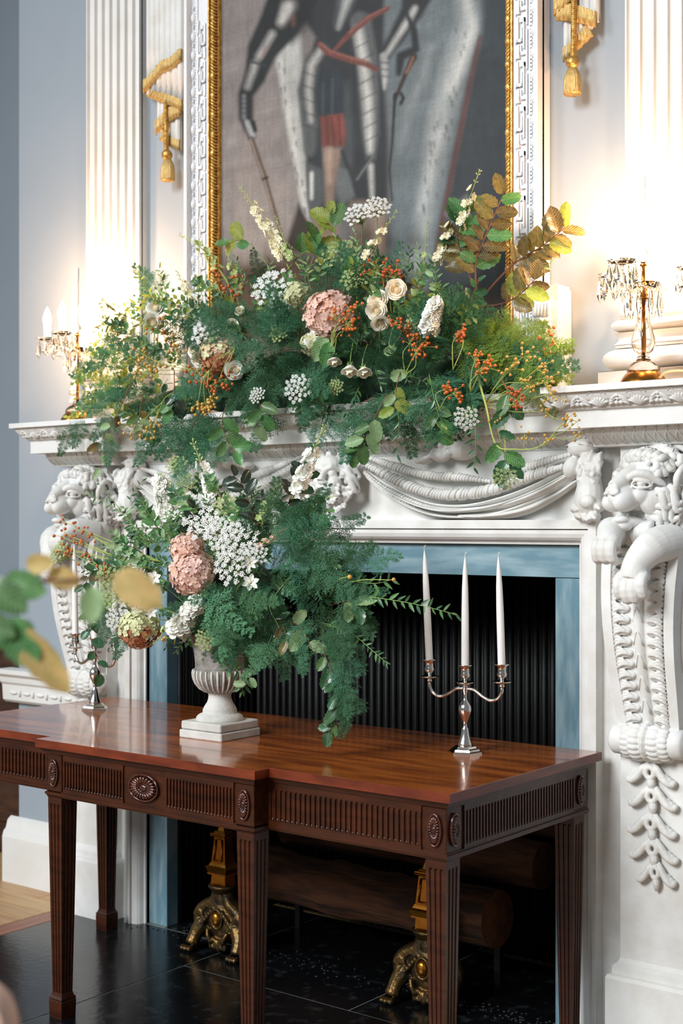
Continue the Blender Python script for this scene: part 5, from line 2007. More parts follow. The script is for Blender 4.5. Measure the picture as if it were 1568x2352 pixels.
def rose(u, v, y, px, face, core, label, group=None, bud=False, white=False, var=None):
    p = onY(u, v, y)
    s = px * .5 * np.linalg.norm(p - CAM) / F_PX
    d = unit(CAM - p) + np.asarray(face, float)
    root = thing('rose', label, 'flower', tuple(p), group)
    var = RF.randrange(4) if var is None else var
    a, b = rose_meshes(var, bud)
    Rm = basis(np.cross(d, [.3, .2, 1.0]), d)
    o = put('outer_petals', a, root, p, Rm, p, s)
    if white:
        o.data = _cache.setdefault(('rw', var, bud), a.copy())
        o.data.materials[0] = M['petal_white']
    put('inner_petals', b, root, p, Rm, p, s)
    back = p - unit(d) * s * .35
    se = MB()
    for i in range(5):
        t = 2 * PI * i / 5
        e = Rm @ np.array([math.cos(t) * s * .45, math.sin(t) * s * .45, -s * .45])
        se.tube([back - p, back - p + e * .6, back - p + e], [s * .08, s * .11, s * .01], 5)
    se.build('sepals', M['stem'], root, True)
    P = spline([back, back - unit(d) * s * 1.2, core], 12)
    MB().tube(P - p, .0022, 6).build('stem', M['stem'], root, True)
    return root


def floret_mesh(mk, var):
    key = ('floret', mk, var)
    if key in _cache:
        return _cache[key]
    rr = random.Random(var)
    m = MB()
    for i in range(4):
        a = PI / 2 * i + rr.uniform(-.12, .12)
        P = []
        for t, w in ((.05, .10), (.45, .42), (.8, .48), (1.0, .20)):
            P.append([(t * math.cos(a) - c * w * math.sin(a), t * math.sin(a) + c * w * math.cos(a), .12 * t * t + .16 * abs(c) * w + rr.uniform(-.06, .08)) for c in (-1, 0, 1)])
        m.grid(P)
    me = m.mesh('floret', M[mk])
    _cache[key] = me
    return me


def hydrangea(u, v, y, px, cols, core, label, low=None, group=None, squash=.85):
    p = onY(u, v, y)
    r = px * .5 * np.linalg.norm(p - CAM) / F_PX
    root = thing('hydrangea', label, 'flower', tuple(p), group)
    MB().ell((0, 0, 0), (r * .78, r * .72, r * .76), seg=14, ring=9).build('inner_shade_ball', M['hyd_gap_shade'], root, True)
    cd = unit(CAM - p)
    n = 250 if px > 70 else 120
    for i in range(n):
        z = 1 - 2 * (i + .5) / n
        a = i * 2.39996
        q = np.array([math.sqrt(1 - z * z) * math.cos(a), math.sqrt(1 - z * z) * math.sin(a), z])
        if q @ cd < -.25:
            continue
        pos = q * np.array([r, r, r * squash * 1.1]) * RF.uniform(.84, 1.07)
        mk = RF.choice(cols)
        if low and q[2] < -.15 + RF.uniform(-.25, .25):
            mk = low
        put('floret', floret_mesh(mk, RF.randrange(3)), root, p, basis(np.cross(q, [RF.uniform(-1, 1), RF.uniform(-1, 1), .5]), q + np.array([RF.uniform(-.55, .55) for _ in range(3)])), p + pos, r * (RF.uniform(.150, .195) if n > 200 else RF.uniform(.20, .26)))
    P = spline([p - cd * r * .5, (p + core) / 2, core], 10)
    MB().tube(P - p, .0032, 6).build('stem', M['stem'], root, True)
    return root


def lace(u, v, y, px, up, core, label, mk='lace', group=None, n=30, dense=16, name='lace_flower'):
    """umbel: rays from one point, each ending in a little cluster of flowers"""
    p = onY(u, v, y)
    r = px * .5 * np.linalg.norm(p - CAM) / F_PX
    root = thing(name, label, 'flower', tuple(p), group)
    d = unit(unit(np.asarray(up, float)) + .75 * unit(CAM - p))
    B = basis(np.cross(d, [1.0, .2, .1]), d)
    foot = -d * r * .9
    ry, fl = MB(), MB()
    for i in range(n):
        a = i * 2.39996
        q = math.sqrt((i + .5) / n)
        e = B @ np.array([q * math.cos(a) * r, q * math.sin(a) * r, r * (.28 * (1 - q * q)) + RF.uniform(-.08, .08) * r])
        ry.tube(np.array([foot, foot * .5 + e * .5 + d * r * -.06, e]), [.0009, .0008, .0006], 4, cap=False)
        for j in range(dense):
            b = j * 2.4
            s = r * .145 * math.sqrt((j + .5) / dense)
            c = e + B @ np.array([s * math.cos(b), s * math.sin(b), r * .04 * RF.random()])
            w = r * RF.uniform(.030, .050)
            fl.ell(c, (w, w, w * .7), seg=5, ring=4)
    cp = core - p
    ry.tube(spline([cp, (cp + foot) / 2 + (foot - cp) * .1, foot], 10), .0018, 5)
    ry.build('rays', M['stem_pale' if mk == 'lace_green' else 'stem'], root, True)
    o = fl.build('tiny_flowers', M[mk], root, True)
    o['kind'] = 'stuff'
    return root


def bloom_mesh(mk, var, n=5):
    """ruffled open bloom, local +z outward"""
    key = ('bloom', mk, var, n)
    if key in _cache:
        return _cache[key]
    rr = random.Random(var + 9)
    m = MB()
    for k in range(2 if n == 5 else 1):
        for i in range(n):
            a = 2 * PI * i / n + k * .6
            P = []
            for t, w in ((.06, .08), (.5, .34), (.85, .40), (1.0, .16)) if n == 5 else ((.06, .10), (.4, .32), (.75, .26), (1.05, .03)):
                t *= (1 - .35 * k)
                P.append([(t * math.cos(a) - c * w * math.sin(a), t * math.sin(a) + c * w * math.cos(a), .30 * t * (1 + k) + .10 * abs(c) + rr.uniform(-.08, .08)) for c in (-1, 0, 1)])
            m.grid(P)
    m.cur = 1
    m.ell((0, 0, .14), (.11, .11, .12), seg=6, ring=5)
    me = m.mesh('bloom', [M[mk], M['eye'] if n != 5 else M['bud']])
    _cache[key] = me
    return me


def bud_mesh():
    if 'bud' not in _cache:
        m = MB().ell((0, 0, .5), (.26, .26, .55), seg=7, ring=6)
        m.tube([(0, 0, -.3), (0, 0, .1)], [.06, .1], 5)
        _cache['bud'] = m.mesh('bud', M['bud'])
    return _cache['bud']


def spike(pts, y, px, label, mk='petal_cream', n_b=16, n_bud=9, group=None, name='delphinium', open_to=.62, bscale=1.0):
    """flower spike given from its foot to its tip by picture points"""
    if np.isscalar(y):
        y = [y] * len(pts)
    P = spline([onY(u, v, yy) for (u, v), yy in zip(pts, y)], 24)
    s = px * .5 * np.linalg.norm(P[12] - CAM) / F_PX
    root = thing(name, label, 'flower', tuple(P[0]), group)
    MB().tube(P - P[0], np.linspace(.0026, .0010, 24), 6).build('stem', M['stem_pale'], root, True)
    for i in range(n_b):
        t = .22 + open_to * i / n_b
        k = min(int(t * 23), 22)
        T = unit(P[k + 1] - P[k])
        cd = unit(CAM - P[k])
        S = unit(np.cross(T, cd))
        a = i * 2.2 + RF.uniform(-.3, .3)
        d = S * math.cos(a) + cd * (abs(math.sin(a)) * .9 + .1) + T * .35
        p = P[k] + d * s * .45
        put('bloom', bloom_mesh(mk, RF.randrange(4)), root, P[0], basis(np.cross(d, T + .1), d), p, s * RF.uniform(.7, 1.0) * (1.1 - .5 * t))
    for i in range(n_bud):
        t = .22 + open_to + (.78 - open_to) * i / max(1, n_bud - 1)
        k = min(int(t * 23), 22)
        T = unit(P[k + 1] - P[k])
        cd = unit(CAM - P[k])
        S = unit(np.cross(T, cd))
        d = S * math.cos(i * 2.4) + cd * .4 * math.sin(i * 2.4) + T * 1.1
        put('bud', bud_mesh(), root, P[0], basis(np.cross(d, [.2, 1, .1]), d), P[k] + unit(d) * s * .25, s * bscale * RF.uniform(.38, .55) * (1.25 - .6 * t))
    return root


def berries(base, heads, y, label, mk='berry', group=None, per=12, spread=20, rpx=3.9, name='berry_spray', stem='stem_pale'):
    """branching stems ending in clusters of small round berries; picture points"""
    yb = y if np.isscalar(y) else y[0]
    b0 = onY(*base, yb)
    root = thing(name, label, 'berries', tuple(b0), group)
    st, be = MB(), MB()
    for i, (u, v) in enumerate(heads):
        yy = y if np.isscalar(y) else y[1]
        p = onY(u, v, yy)
        k = np.linalg.norm(p - CAM) / F_PX
        mid = (b0 + p) / 2 + np.array([RF.uniform(-.02, .02), RF.uniform(-.02, .01), RF.uniform(-.02, .03)])
        st.tube(spline([b0, mid, p], 9) - b0, np.linspace(.0017, .0011, 9), 5)
        out = unit(p - mid)
        for j in range(per):
            e = p + (np.array([RF.gauss(0, 1), RF.gauss(0, .7), RF.gauss(0, 1)]) * spread * .55 + out * spread * .5) * k
            st.tube(np.array([p, (p + e) / 2 + np.array([0, 0, .003]), e]) - b0, .0007, 4, cap=False)
            be.ell(e - b0, rpx * k * RF.uniform(.8, 1.15), seg=8, ring=6)
    st.build('stems', M[stem], root, True)
    o = be.build('berries', M[mk], root, True)
    o['kind'] = 'stuff'
    return root


def path(pts, y):
    if np.isscalar(y):
        y = [y] * len(pts)
    return [onY(u, v, yy) for (u, v), yy in zip(pts, y)]


def in_poly(u, v, P):
    c = False
    n = len(P)
    for i in range(n):
        x0, y0 = P[i]
        x1, y1 = P[(i + 1) % n]
        if (y0 > v) != (y1 > v) and u < (x1 - x0) * (v - y0) / (y1 - y0) + x0:
            c = not c
    return c


MARKS_M = [(757, 722, 'the pink hydrangea'), (510, 818, 'the tan hydrangea'), (683, 676, 'the small green hydrangea'), (868, 700, 'the touching cream roses'), (909, 665, 'the highest open rose'), (537, 850, 'the white ruffled rose'),
           (452, 815, 'the two left roses'), (355, 722, 'the glowing rose pair'), (803, 845, 'the drooping roses'), (625, 660, 'the first white umbel'), (845, 490, 'the tall white umbels'), (684, 892, 'the low white umbel'),
           (1000, 720, 'the white stock'), (880, 632, 'the highest orange berries'), (955, 800, 'the central orange berries'), (1055, 773, 'the round berry cluster'), (1100, 845, 'the right orange berries'), (490, 865, 'the spilling orange berries'),
           (1180, 910, 'the red-orange berries'), (545, 1030, 'the lowest left beech leaves'), (830, 1010, 'the light hanging leaves'), (1150, 1060, 'the lowest right beech leaves'), (600, 500, 'the tall cream spike'), (1230, 800, 'the eared frame foot'), (180, 940, 'the left end of the shelf')]
MARKS_U = [(443, 1316, 'the pink hydrangea'), (430, 1250, 'the peach hydrangea'), (320, 1444, 'the green hydrangea'), (475, 1192, 'the highest umbel'), (540, 1270, 'the lower umbels'), (254, 1340, 'the cream-green umbels'), (430, 1410, 'the low white stock'),
           (575, 1338, 'the star flower'), (440, 1040, 'the slim white spike'), (735, 1010, 'the right white spike'), (372, 1150, 'the wide delphinium'), (700, 1470, 'the large pale leaf'), (770, 1600, 'the hanging beech branch'), (900, 1380, 'the long smilax vine'),
           (820, 1400, 'the folded beech leaves'), (520, 1520, 'the urn neck'), (680, 1240, 'the peach wisps'), (850, 1500, 'the drooping fine vine')]


def near(what, u, v, marks, where, d=None):
    m = min(marks, key=lambda q: (q[0] - u) ** 2 + (q[1] - v) ** 2)
    du, dv = u - m[0], v - m[1]
    if math.hypot(du, dv) < 22:
        rel = 'right behind'
    elif abs(du) > 1.6 * abs(dv):
        rel = 'right of' if du > 0 else 'left of'
    elif abs(dv) > 1.6 * abs(du):
        rel = 'below' if dv > 0 else 'above'
    else:
        rel = ('lower' if dv > 0 else 'upper') + (' right of' if du > 0 else ' left of')
    pose = ''
    if d is not None:
        if abs(d[2]) > 1.4 * abs(d[0]):
            pose = 'drooping ' if d[2] < 0 else 'upright '
        elif abs(d[0]) > 1.8 * abs(d[2]):
            pose = 'right-pointing ' if d[0] > 0 else 'left-pointing '
        else:
            pose = ('right' if d[0] > 0 else 'left') + ('-rising ' if d[2] > 0 else '-falling ')
    if math.hypot(du, dv) > 62:
        rel = 'well ' + rel
    return f'{pose}{what} {rel} {m[2]} {where}'.replace('dark fern frond', 'fern frond' if len(m[2].split()) > 3 else 'dark fern frond')


# ------------------------------------------------------------------ arrangement along the mantel shelf
def mantel_flowers():
    def core(u, v=None):
        return onY(min(max(u, 330), 1150), 850, -.10)
    # added dark core that blocks the view through the mass of stems
    mb = MB()
    for x, z, rx, rz in ((-.86, 2.045, .16, .04), (-.66, 2.06, .18, .055), (-.42, 2.09, .20, .085), (-.16, 2.11, .20, .105), (.10, 2.12, .20, .115), (.34, 2.11, .20, .105), (.55, 2.07, .16, .066), (.70, 2.045, .12, .040)):
        mb.ell((x, -.10, z), (rx, .065, rz))
    o = mb.build('foliage_infill', M['infill'], None, True)
    tag(o, 'added dark core closing the gaps under the flowers along the mantel shelf', 'infill')
    sculpt(o, .012, 2)
    lab_f = 'feathery dark green asparagus fern frond in the mantel shelf flowers'
    grp = 'asparagus fern in the mantel flowers'
    out = [(150, 930), (230, 830), (270, 740), (340, 690), (430, 670), (500, 640), (560, 640), (640, 660), (720, 640), (800, 640), (900, 650), (980, 660), (1060, 720), (1080, 800), (1080, 900), (1050, 950), (950, 960), (860, 970),
           (760, 940), (690, 930), (600, 930), (520, 950), (460, 1000), (400, 990), (330, 960), (230, 950)]
    n = 0
    while n < 120:
        u, v = RF.uniform(150, 1090), RF.uniform(640, 1000)
        if not in_poly(u, v, out) or (u < 470 and RF.random() < .5) or (v < 740 and RF.random() < .72):
            continue
        y = -.13 - .11 * RF.random() if v > 720 else -.06 - .08 * RF.random()
        p = onY(u, v, y)
        d = np.array([(u - 700) / 420 + RF.uniform(-.7, .7), -.5 + RF.uniform(-.5, .2), (840 - v) / 160 + RF.uniform(-.6, .5)])
        if v > 860:
            d[2] -= .8
        frond(p, d, CAM - p + np.array([RF.uniform(-2, 2), 0, RF.uniform(0, 3)]), RF.uniform(.12, .20), 'fern', near('dark fern frond', u, v, MARKS_M, 'on the shelf', d), grp)
        n += 1
    for u, v, du, dv, L in ((455, 960, -.1, -1, .22), (480, 1000, .15, -1, .20), (430, 950, -.35, -1, .20), (160, 975, -.1, -1, .13), (185, 960, .1, -1, .12), (250, 1000, .1, -1, .12), (350, 985, -.15, -1, .15),
                            (620, 850, -.3, .2, .2), (640, 790, .1, .3, .2), (700, 860, .3, -.1, .2), (810, 930, .1, -.7, .2), (850, 960, -.3, -.6, .16), (960, 900, .4, -.5, .18), (540, 800, -.2, .2, .2)):
        p = onY(u, v, -.27)
        frond(p, (du, -.15, dv), CAM - p, L, 'fern', near('dark fern frond', u, v, MARKS_M, 'on the shelf', (du, 0, dv)), grp)
    for i in range(44):
        t = RF.random()
        u = 1040 + 160 * t + RF.uniform(-30, 30)
        v = 780 + 60 * t + RF.uniform(-40, 50)
        p = onY(u, v, -.10 - .10 * RF.random())
        d = (1.0, RF.uniform(-.3, .2), RF.uniform(-.55, .35))
        frond(p, d, CAM - p + np.array([0, 0, RF.uniform(0, 3)]), RF.uniform(.13, .21), 'fern_lamplit' if RF.random() < .75 else 'fern',
              near('yellow-green fern plume', u, v, MARKS_M, 'on the shelf', d), 'yellow-green fern at the right end')
    # leafy filler in the mass
    lab = 'dark glossy leaf sprig tucked among the mantel shelf flowers'
    k = 0
    while k < 130:
        u, v = RF.uniform(200, 1110), RF.uniform(600, 960)
        if not in_poly(u, v, out):
            continue
        y = -.10 - .14 * RF.random()
        p = onY(u, v, y)
        a = math.atan2(840 - v, (u - 700) * .5) + RF.uniform(-.8, .8)
        L = RF.uniform(.07, .13)
        e = p + np.array([math.cos(a) * L, -.03 + RF.uniform(-.03, .03), math.sin(a) * L])
        lab = near('leafy sprig', u, v, MARKS_M, 'on the shelf', e - p)
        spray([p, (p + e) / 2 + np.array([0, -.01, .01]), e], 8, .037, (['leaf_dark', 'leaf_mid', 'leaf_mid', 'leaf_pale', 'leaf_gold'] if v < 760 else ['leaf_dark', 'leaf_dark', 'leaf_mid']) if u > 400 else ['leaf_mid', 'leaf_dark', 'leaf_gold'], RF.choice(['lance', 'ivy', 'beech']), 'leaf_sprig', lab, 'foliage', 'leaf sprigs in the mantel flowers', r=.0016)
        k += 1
    # left end: loose yellowish foliage trailing along the shelf in front of the lamp
    for u, v, du, dv in ((420, 820, -190, 40), (400, 860, -230, 60), (420, 780, -160, -40), (430, 740, -170, -40), (380, 900, -220, 40), (340, 900, -190, 60), (450, 700, -130, -10), (400, 800, -150, 90), (300, 900, -140, 60), (420, 720, -90, -40), (360, 860, -120, -60), (310, 880, -130, 20), (280, 900, -100, -50)):
        y = -.17
        spray(path([(u, v), (u + du * .5, v + dv * .3 - 14), (u + du, v + dv)], [y, y - .03, y - .05]), 14, .034, ['leaf_mid', 'leaf_gold', 'leaf_gold', 'leaf_pale'], RF.choice(['lance', 'ivy']), 'trailing_foliage',
              near('loose yellow-green trail', u + du, v + dv, MARKS_M, 'on the shelf'), 'foliage', 'leafy trails at the left end', r=.0015, ang=50)
    for pts, n, lb in (([(380, 740), (310, 700), (250, 760), (235, 830)], 7, 'olive branch of long drooping leaves, highest by the left lamp'), ([(380, 760), (300, 730), (255, 720), (215, 790)], 7, 'olive branch of long leaves reaching furthest left by the lamp'), ([(330, 780), (270, 770), (225, 850)], 5, 'short olive branch of long leaves, lowest by the left lamp')):
        spray(path(pts, [-.16, -.2, -.22, -.22][:len(pts)]), n, .075, ['leaf_gold', 'leaf_copper'], 'long', 'drooping_branch', lb, 'foliage', 'drooping leaves by the left lamp', stem='stem_brown', ang=28, jit=.3)
    for pts, lb in (([(560, 700), (470, 680), (380, 662), (305, 682)], 'thin budding twig arching left, upper of two above the rose pair'), ([(540, 690), (440, 700), (350, 700), (300, 694)], 'thin budding twig arching left, lower of two above the rose pair')):
        spray(path(pts, [-.12, -.15, -.17, -.17]), 16, .022, ['leaf_mid', 'leaf_dark'], 'ivy', 'budding_twig', lb, 'foliage', 'arching twigs on the left', ang=50, r=.0016)
    # beech branches, right top
    cop = ['leaf_copper', 'leaf_copper', 'leaf_copper', 'leaf_mid']
    spray(path([(1098, 700), (1092, 610), (1120, 530), (1158, 440)], [-.10, -.12, -.13, -.13]), 15, .086, cop, 'beech', 'beech_branch', 'copper-green beech branch rising in front of the right frame edge', 'branch', None, 'stem_brown', .0034, .25, 62, .4, shrink=.15)
    spray(path([(1100, 690), (1175, 610), (1245, 565), (1300, 520)], [-.10, -.12, -.13, -.13]), 15, .086, ['leaf_copper', 'leaf_copper', 'leaf_copper', 'leaf_gold'], 'beech', 'beech_branch', 'coppery beech branch reaching furthest right towards the lamp', 'branch', None, 'stem_brown', .0032, .34, 58, .45, shrink=.1)
    spray(path([(1085, 705), (1150, 698), (1195, 675), (1230, 640)], [-.12, -.14, -.15, -.15]), 9, .078, ['leaf_gold', 'leaf_copper', 'leaf_copper'], 'beech', 'beech_branch', 'short beech twig with translucent golden leaves below the right branch', 'branch', None, 'stem_brown', .0026, .4, 60, .4, shrink=.1)
    spray(path([(1088, 660), (1065, 600), (1050, 540), (1075, 480)], [-.09, -.10, -.11, -.11]), 14, .084, ['leaf_mid', 'leaf_copper', 'leaf_dark'], 'beech', 'beech_branch', 'green beech branch left of the copper one near the frame', 'branch', None, 'stem_brown', .003, .2, 60, .4, shrink=.1)
    spray(path([(1060, 730), (1010, 700), (960, 660), (900, 640)], -.12), 9, .06, ['leaf_dark', 'leaf_black', 'leaf_copper'], 'beech', 'beech_branch', 'dark beech twig behind the cream roses', 'branch', None, 'stem_brown', .003, .1, 60, .5)
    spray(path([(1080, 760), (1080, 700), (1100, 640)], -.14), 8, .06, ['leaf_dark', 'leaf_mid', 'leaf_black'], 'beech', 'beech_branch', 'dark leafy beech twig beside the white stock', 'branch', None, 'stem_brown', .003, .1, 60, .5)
    spray(path([(1180, 700), (1215, 640), (1270, 600)], -.13), 7, .035, ['leaf_mid', 'leaf_pale'], 'lance', 'leaf_sprig', 'slim pale sprig crossing the white frame at the right', 'foliage', None)
    for pts, lb in (([(640, 640), (600, 590), (560, 552), (520, 560)], 'yellow-green leaf cluster at the left below the tall spike'), ([(700, 640), (720, 590), (735, 545)], 'broad half-shaded leaves left of the pale umbel'), ([(770, 600), (770, 540), (760, 490)], 'yellow-green leaves just left of the tall white umbel'), ([(660, 620), (690, 585), (720, 570)], 'grey-green leaf lying behind the small spike')):
        spray(path(pts, -.10), 4, .085, ['leaf_gold', 'leaf_mid'], 'beech', 'leafy_stem', lb, 'foliage', None, ang=40, t0=.5, shrink=0)
    # thin-leaved greens in the middle top
    for u, v, tu, tv in ((560, 680, 540, 590), (600, 680, 620, 600), (700, 660, 690, 590), (780, 660, 790, 560), (800, 650, 770, 540), (830, 660, 840, 560), (860, 640, 860, 560), (920, 680, 940, 570), (960, 690, 960, 560), (1000, 690, 990, 590), (980, 690, 920, 580), (750, 660, 740, 570), (810, 650, 815, 530)):
        spray(path([(u, v), ((u + tu) / 2 + 6, (v + tv) / 2), (tu, tv)], [-.1, -.11, -.12]), 13, .036, ['leaf_mid', 'leaf_dark', 'leaf_pale'], 'lance', 'ruscus_sprig', near('upright slim sprig', (u + tu) / 2, tv, MARKS_M, 'on the shelf'), 'foliage', 'slim green sprigs at the top', r=.0015, ang=38)
    # hanging beech leaves under the shelf edge
    hang = [([(535, 905), (510, 960), (520, 1010), (545, 1040)], 6, .085, ['leaf_mid', 'leaf_mid'], 'beech twig hanging lowest left of centre with two broad green leaves'),
            ([(580, 900), (600, 940), (585, 985)], 5, .068, ['leaf_pale', 'leaf_mid'], 'pale beech twig hanging over the shelf edge left of centre'),
            ([(890, 905), (860, 960), (835, 1010), (815, 1040)], 7, .072, ['leaf_pale', 'leaf_mid'], 'light green beech twig hanging in front of the stone mask'),
            ([(920, 850), (908, 900), (905, 945)], 4, .068, ['leaf_pale', 'leaf_gold'], 'single pale leaves hanging right of the three drooping roses'),
            ([(985, 910), (1000, 950), (1000, 1000)], 5, .07, ['leaf_mid', 'leaf_dark'], 'rounded green leaves hanging over the shelf right of centre'),
            ([(1120, 920), (1140, 990), (1160, 1050), (1165, 1085)], 6, .075, ['leaf_mid', 'leaf_mid', 'leaf_dark'], 'green beech leaves hanging lowest at the right of the mantel flowers'),
            ([(330, 900), (320, 960), (330, 1000)], 7, .066, ['leaf_pale', 'leaf_mid', 'leaf_copper'], 'silvery beech leaves hanging at the left third of the shelf'),
            ([(300, 880), (270, 950), (235, 1010), (230, 1090)], 6, .060, ['leaf_copper', 'leaf_pale'], 'long bare brown twig trailing down before the left lion'),
            ([(400, 850), (400, 900), (395, 950)], 6, .072, ['leaf_pale', 'leaf_mid', 'leaf_black'], 'broad silvery leaves below the orange berries on the left'),
            ([(1150, 870), (1165, 900), (1170, 950)], 4, .08, ['leaf_mid', 'leaf_dark'], 'large green leaf pair hanging by the red berries'),
            ([(470, 930), (440, 980), (420, 1010), (400, 1040)], 2, .03, ['leaf_dark'], 'bare red-brown twig slanting down left of the fern')]
    for pts, n, s, mk, lb in hang:
        spray(path(pts, [-.27, -.29, -.29, -.29][:len(pts)]), n, s, mk, 'beech', 'beech_twig', lb, 'branch', None, 'stem_brown', .0022, .3, 48, .3, shrink=.05)
    for pts, lb in (([(900, 900), (915, 960), (912, 1050)], 'dark smilax vine hanging below the shelf in the middle'), ([(985, 860), (1000, 930), (1010, 960)], 'glossy smilax vine draping over the shelf right of centre'), ([(1085, 930), (1092, 1000), (1088, 1080)], 'thin green tendril hanging beside the pale umbels')):
        spray(path(pts, [-.27, -.29, -.29]), 11, .042, ['leaf_dark'], 'lance', 'smilax_vine', lb, 'vine', None, r=.0012, ang=50)
    # single large leaves in front
    for u, v, a, s, mk, lb in ((895, 805, 20, .055, 'leaf_pale', 'round grey-green leaf right of the drooping roses'), (915, 862, 10, .072, 'leaf_pale', 'pale pointed leaf lying flat below the round one'), (735, 800, -115, .10, 'leaf_pale', 'long pale lobed leaf under the pink hydrangea'), (750, 815, -100, .09, 'leaf_mid', 'second long leaf under the pink hydrangea')):
        p = onY(u, v, -.27)
        d = np.array([math.cos(math.radians(a)), -.1, math.sin(math.radians(a))])
        o = link('single_leaf', leaf_mesh('beech', mk, 1))
        o.matrix_world = mat4(basis(d, CAM - p), p - d * s * .5, s)
        tag(o, lb, 'leaf')
    # roses
    for u, v, y, px, f, lb, kw in (
            (909, 665, -.22, 44, (.1, 0, .1), 'open cream garden rose, highest of the group right of the hydrangea', {}),
            (868, 690, -.24, 44, (-.3, 0, .3), 'cream rose, upper of the touching pair right of the hydrangea', {}),
            (864, 712, -.26, 44, (-.1, 0, -.1), 'cream rose, lower of the touching pair right of the hydrangea', {}),
            (873, 741, -.26, 40, (.1, 0, -.9), 'cream rose nodding below the touching pair', {}),
            (537, 850, -.27, 42, (.4, 0, .1), 'white ruffled rose beside the tan hydrangea on the left', {'white': True}),
            (458, 826, -.26, 36, (-.4, 0, -.2), 'cream rose, lower of two left of the tan hydrangea', {}),
            (447, 806, -.26, 32, (-.6, 0, .2), 'cream rose, upper of two left of the tan hydrangea', {}),
            (357, 708, -.20, 40, (-.3, 0, .4), 'white rose, upper of the pair glowing before the left lamp', {'white': True}),
            (351, 738, -.22, 40, (-.2, 0, -.2), 'white rose, lower of the pair glowing before the left lamp', {'white': True}),
            (534, 746, -.22, 36, (-.3, 0, -.1), 'small cream rosebud above the dark fern', {'bud': True}),
            (552, 716, -.18, 28, (-.4, 0, .5), 'half-hidden cream rosebud by the tall spike foot', {'bud': True}),
            (768, 827, -.29, 38, (-.1, 0, -2.2), 'cream rose hanging by its stem, leftmost of the drooping three', {'bud': True}),
            (803, 849, -.30, 44, (-.2, 0, -2.0), 'cream rose hanging by its stem, middle of the drooping three', {'bud': True}),
            (836, 852, -.29, 40, (.3, 0, -2.0), 'cream rose hanging by its stem, rightmost of the drooping three', {'bud': True}),
            (428, 712, -.18, 30, (-.3, 0, .6), 'small white rose behind the arching twig at left', {'white': True}),
            (1000, 597, -.12, 20, (0, 0, .8), 'small cream bud below the middle of the top right', {'bud': True})):
        c = core(u)
        if lb.find('hanging') > 0:
            c = onY(u + 8, v - 62, -.22)
        rose(u, v, y, px, f, c, lb, **kw)
    hydrangea(757, 722, -.24, 112, ['hyd_pink', 'hyd_pink', 'hyd_peach'], core(757), 'dusty pink hydrangea head in the middle of the mantel flowers', 'hyd_pink')
    hydrangea(510, 818, -.25, 100, ['hyd_tan', 'hyd_tan', 'hyd_peach', 'hyd_green'], core(510), 'tan and russet hydrangea head left of the fern', 'hyd_rust')
    hydrangea(683, 676, -.18, 58, ['hyd_green'], core(690), 'small cream-green hydrangea head above the dark fern', 'hyd_green')
    hydrangea(722, 790, -.25, 60, ['hyd_green', 'petal_white'], core(720), 'creamy green hydrangea head tucked under the pink one', 'hyd_green')
    for u, v, y, px, up, mk, lb in (
            (625, 660, -.20, 100, (-.2, -.5, .8), 'lace', 'white lacy umbel left of the small green hydrangea'),
            (822, 492, -.12, 66, (-.2, -.4, .9), 'lace', 'tall white lacy umbel before the painting, left one'),
            (866, 478, -.12, 62, (.3, -.4, .9), 'lace', 'tall white lacy umbel before the painting, right one'),
            (470, 766, -.24, 84, (-.3, -.6, .7), 'lace', 'dense white lacy umbel above the tan hydrangea'),
            (684, 892, -.30, 68, (-.1, -.9, .3), 'lace', 'white lacy umbel low on the shelf edge below the fern'),
            (590, 908, -.29, 40, (-.2, -.8, .5), 'lace', 'small white lacy umbel just above the pale hanging leaves'),
            (1070, 960, -.30, 60, (.1, -.6, -.6), 'lace', 'loose white lacy umbel dangling over the shelf at right'),
            (640, 700, -.2, 56, (0, -.7, .6), 'lace', 'small white lacy umbel below the first one'),
            (1160, 1098, -.30, 60, (.1, -.5, -.9), 'lace_green', 'green seedy umbel hanging lowest at the right'),
            (815, 640, -.17, 66, (.1, -.5, .8), 'lace_green', 'round green umbel below the tall white pair'),
            (960, 738, -.24, 62, (0, -.6, .7), 'lace_green', 'green budding umbel left of the white stock'),
            (760, 590, -.12, 70, (-.1, -.4, .8), 'lace_green', 'loose green umbel among the slim sprigs'),
            (800, 575, -.11, 60, (.2, -.4, .8), 'lace_green', 'second loose green umbel among the slim sprigs'),
            (640, 765, -.27, 46, (0, -.7, .6), 'lace_green', 'tiny green umbel on top of the dark fern'),
            (770, 890, -.30, 40, (0, -.8, .2), 'lace_green', 'tiny green umbel under the middle hanging rose'),
            (245, 790, -.2, 60, (-.5, -.3, .4), 'lace', 'pale umbel in the glow of the left lamp')):
        lace(u, v, y, px, up, core(u), lb, mk)
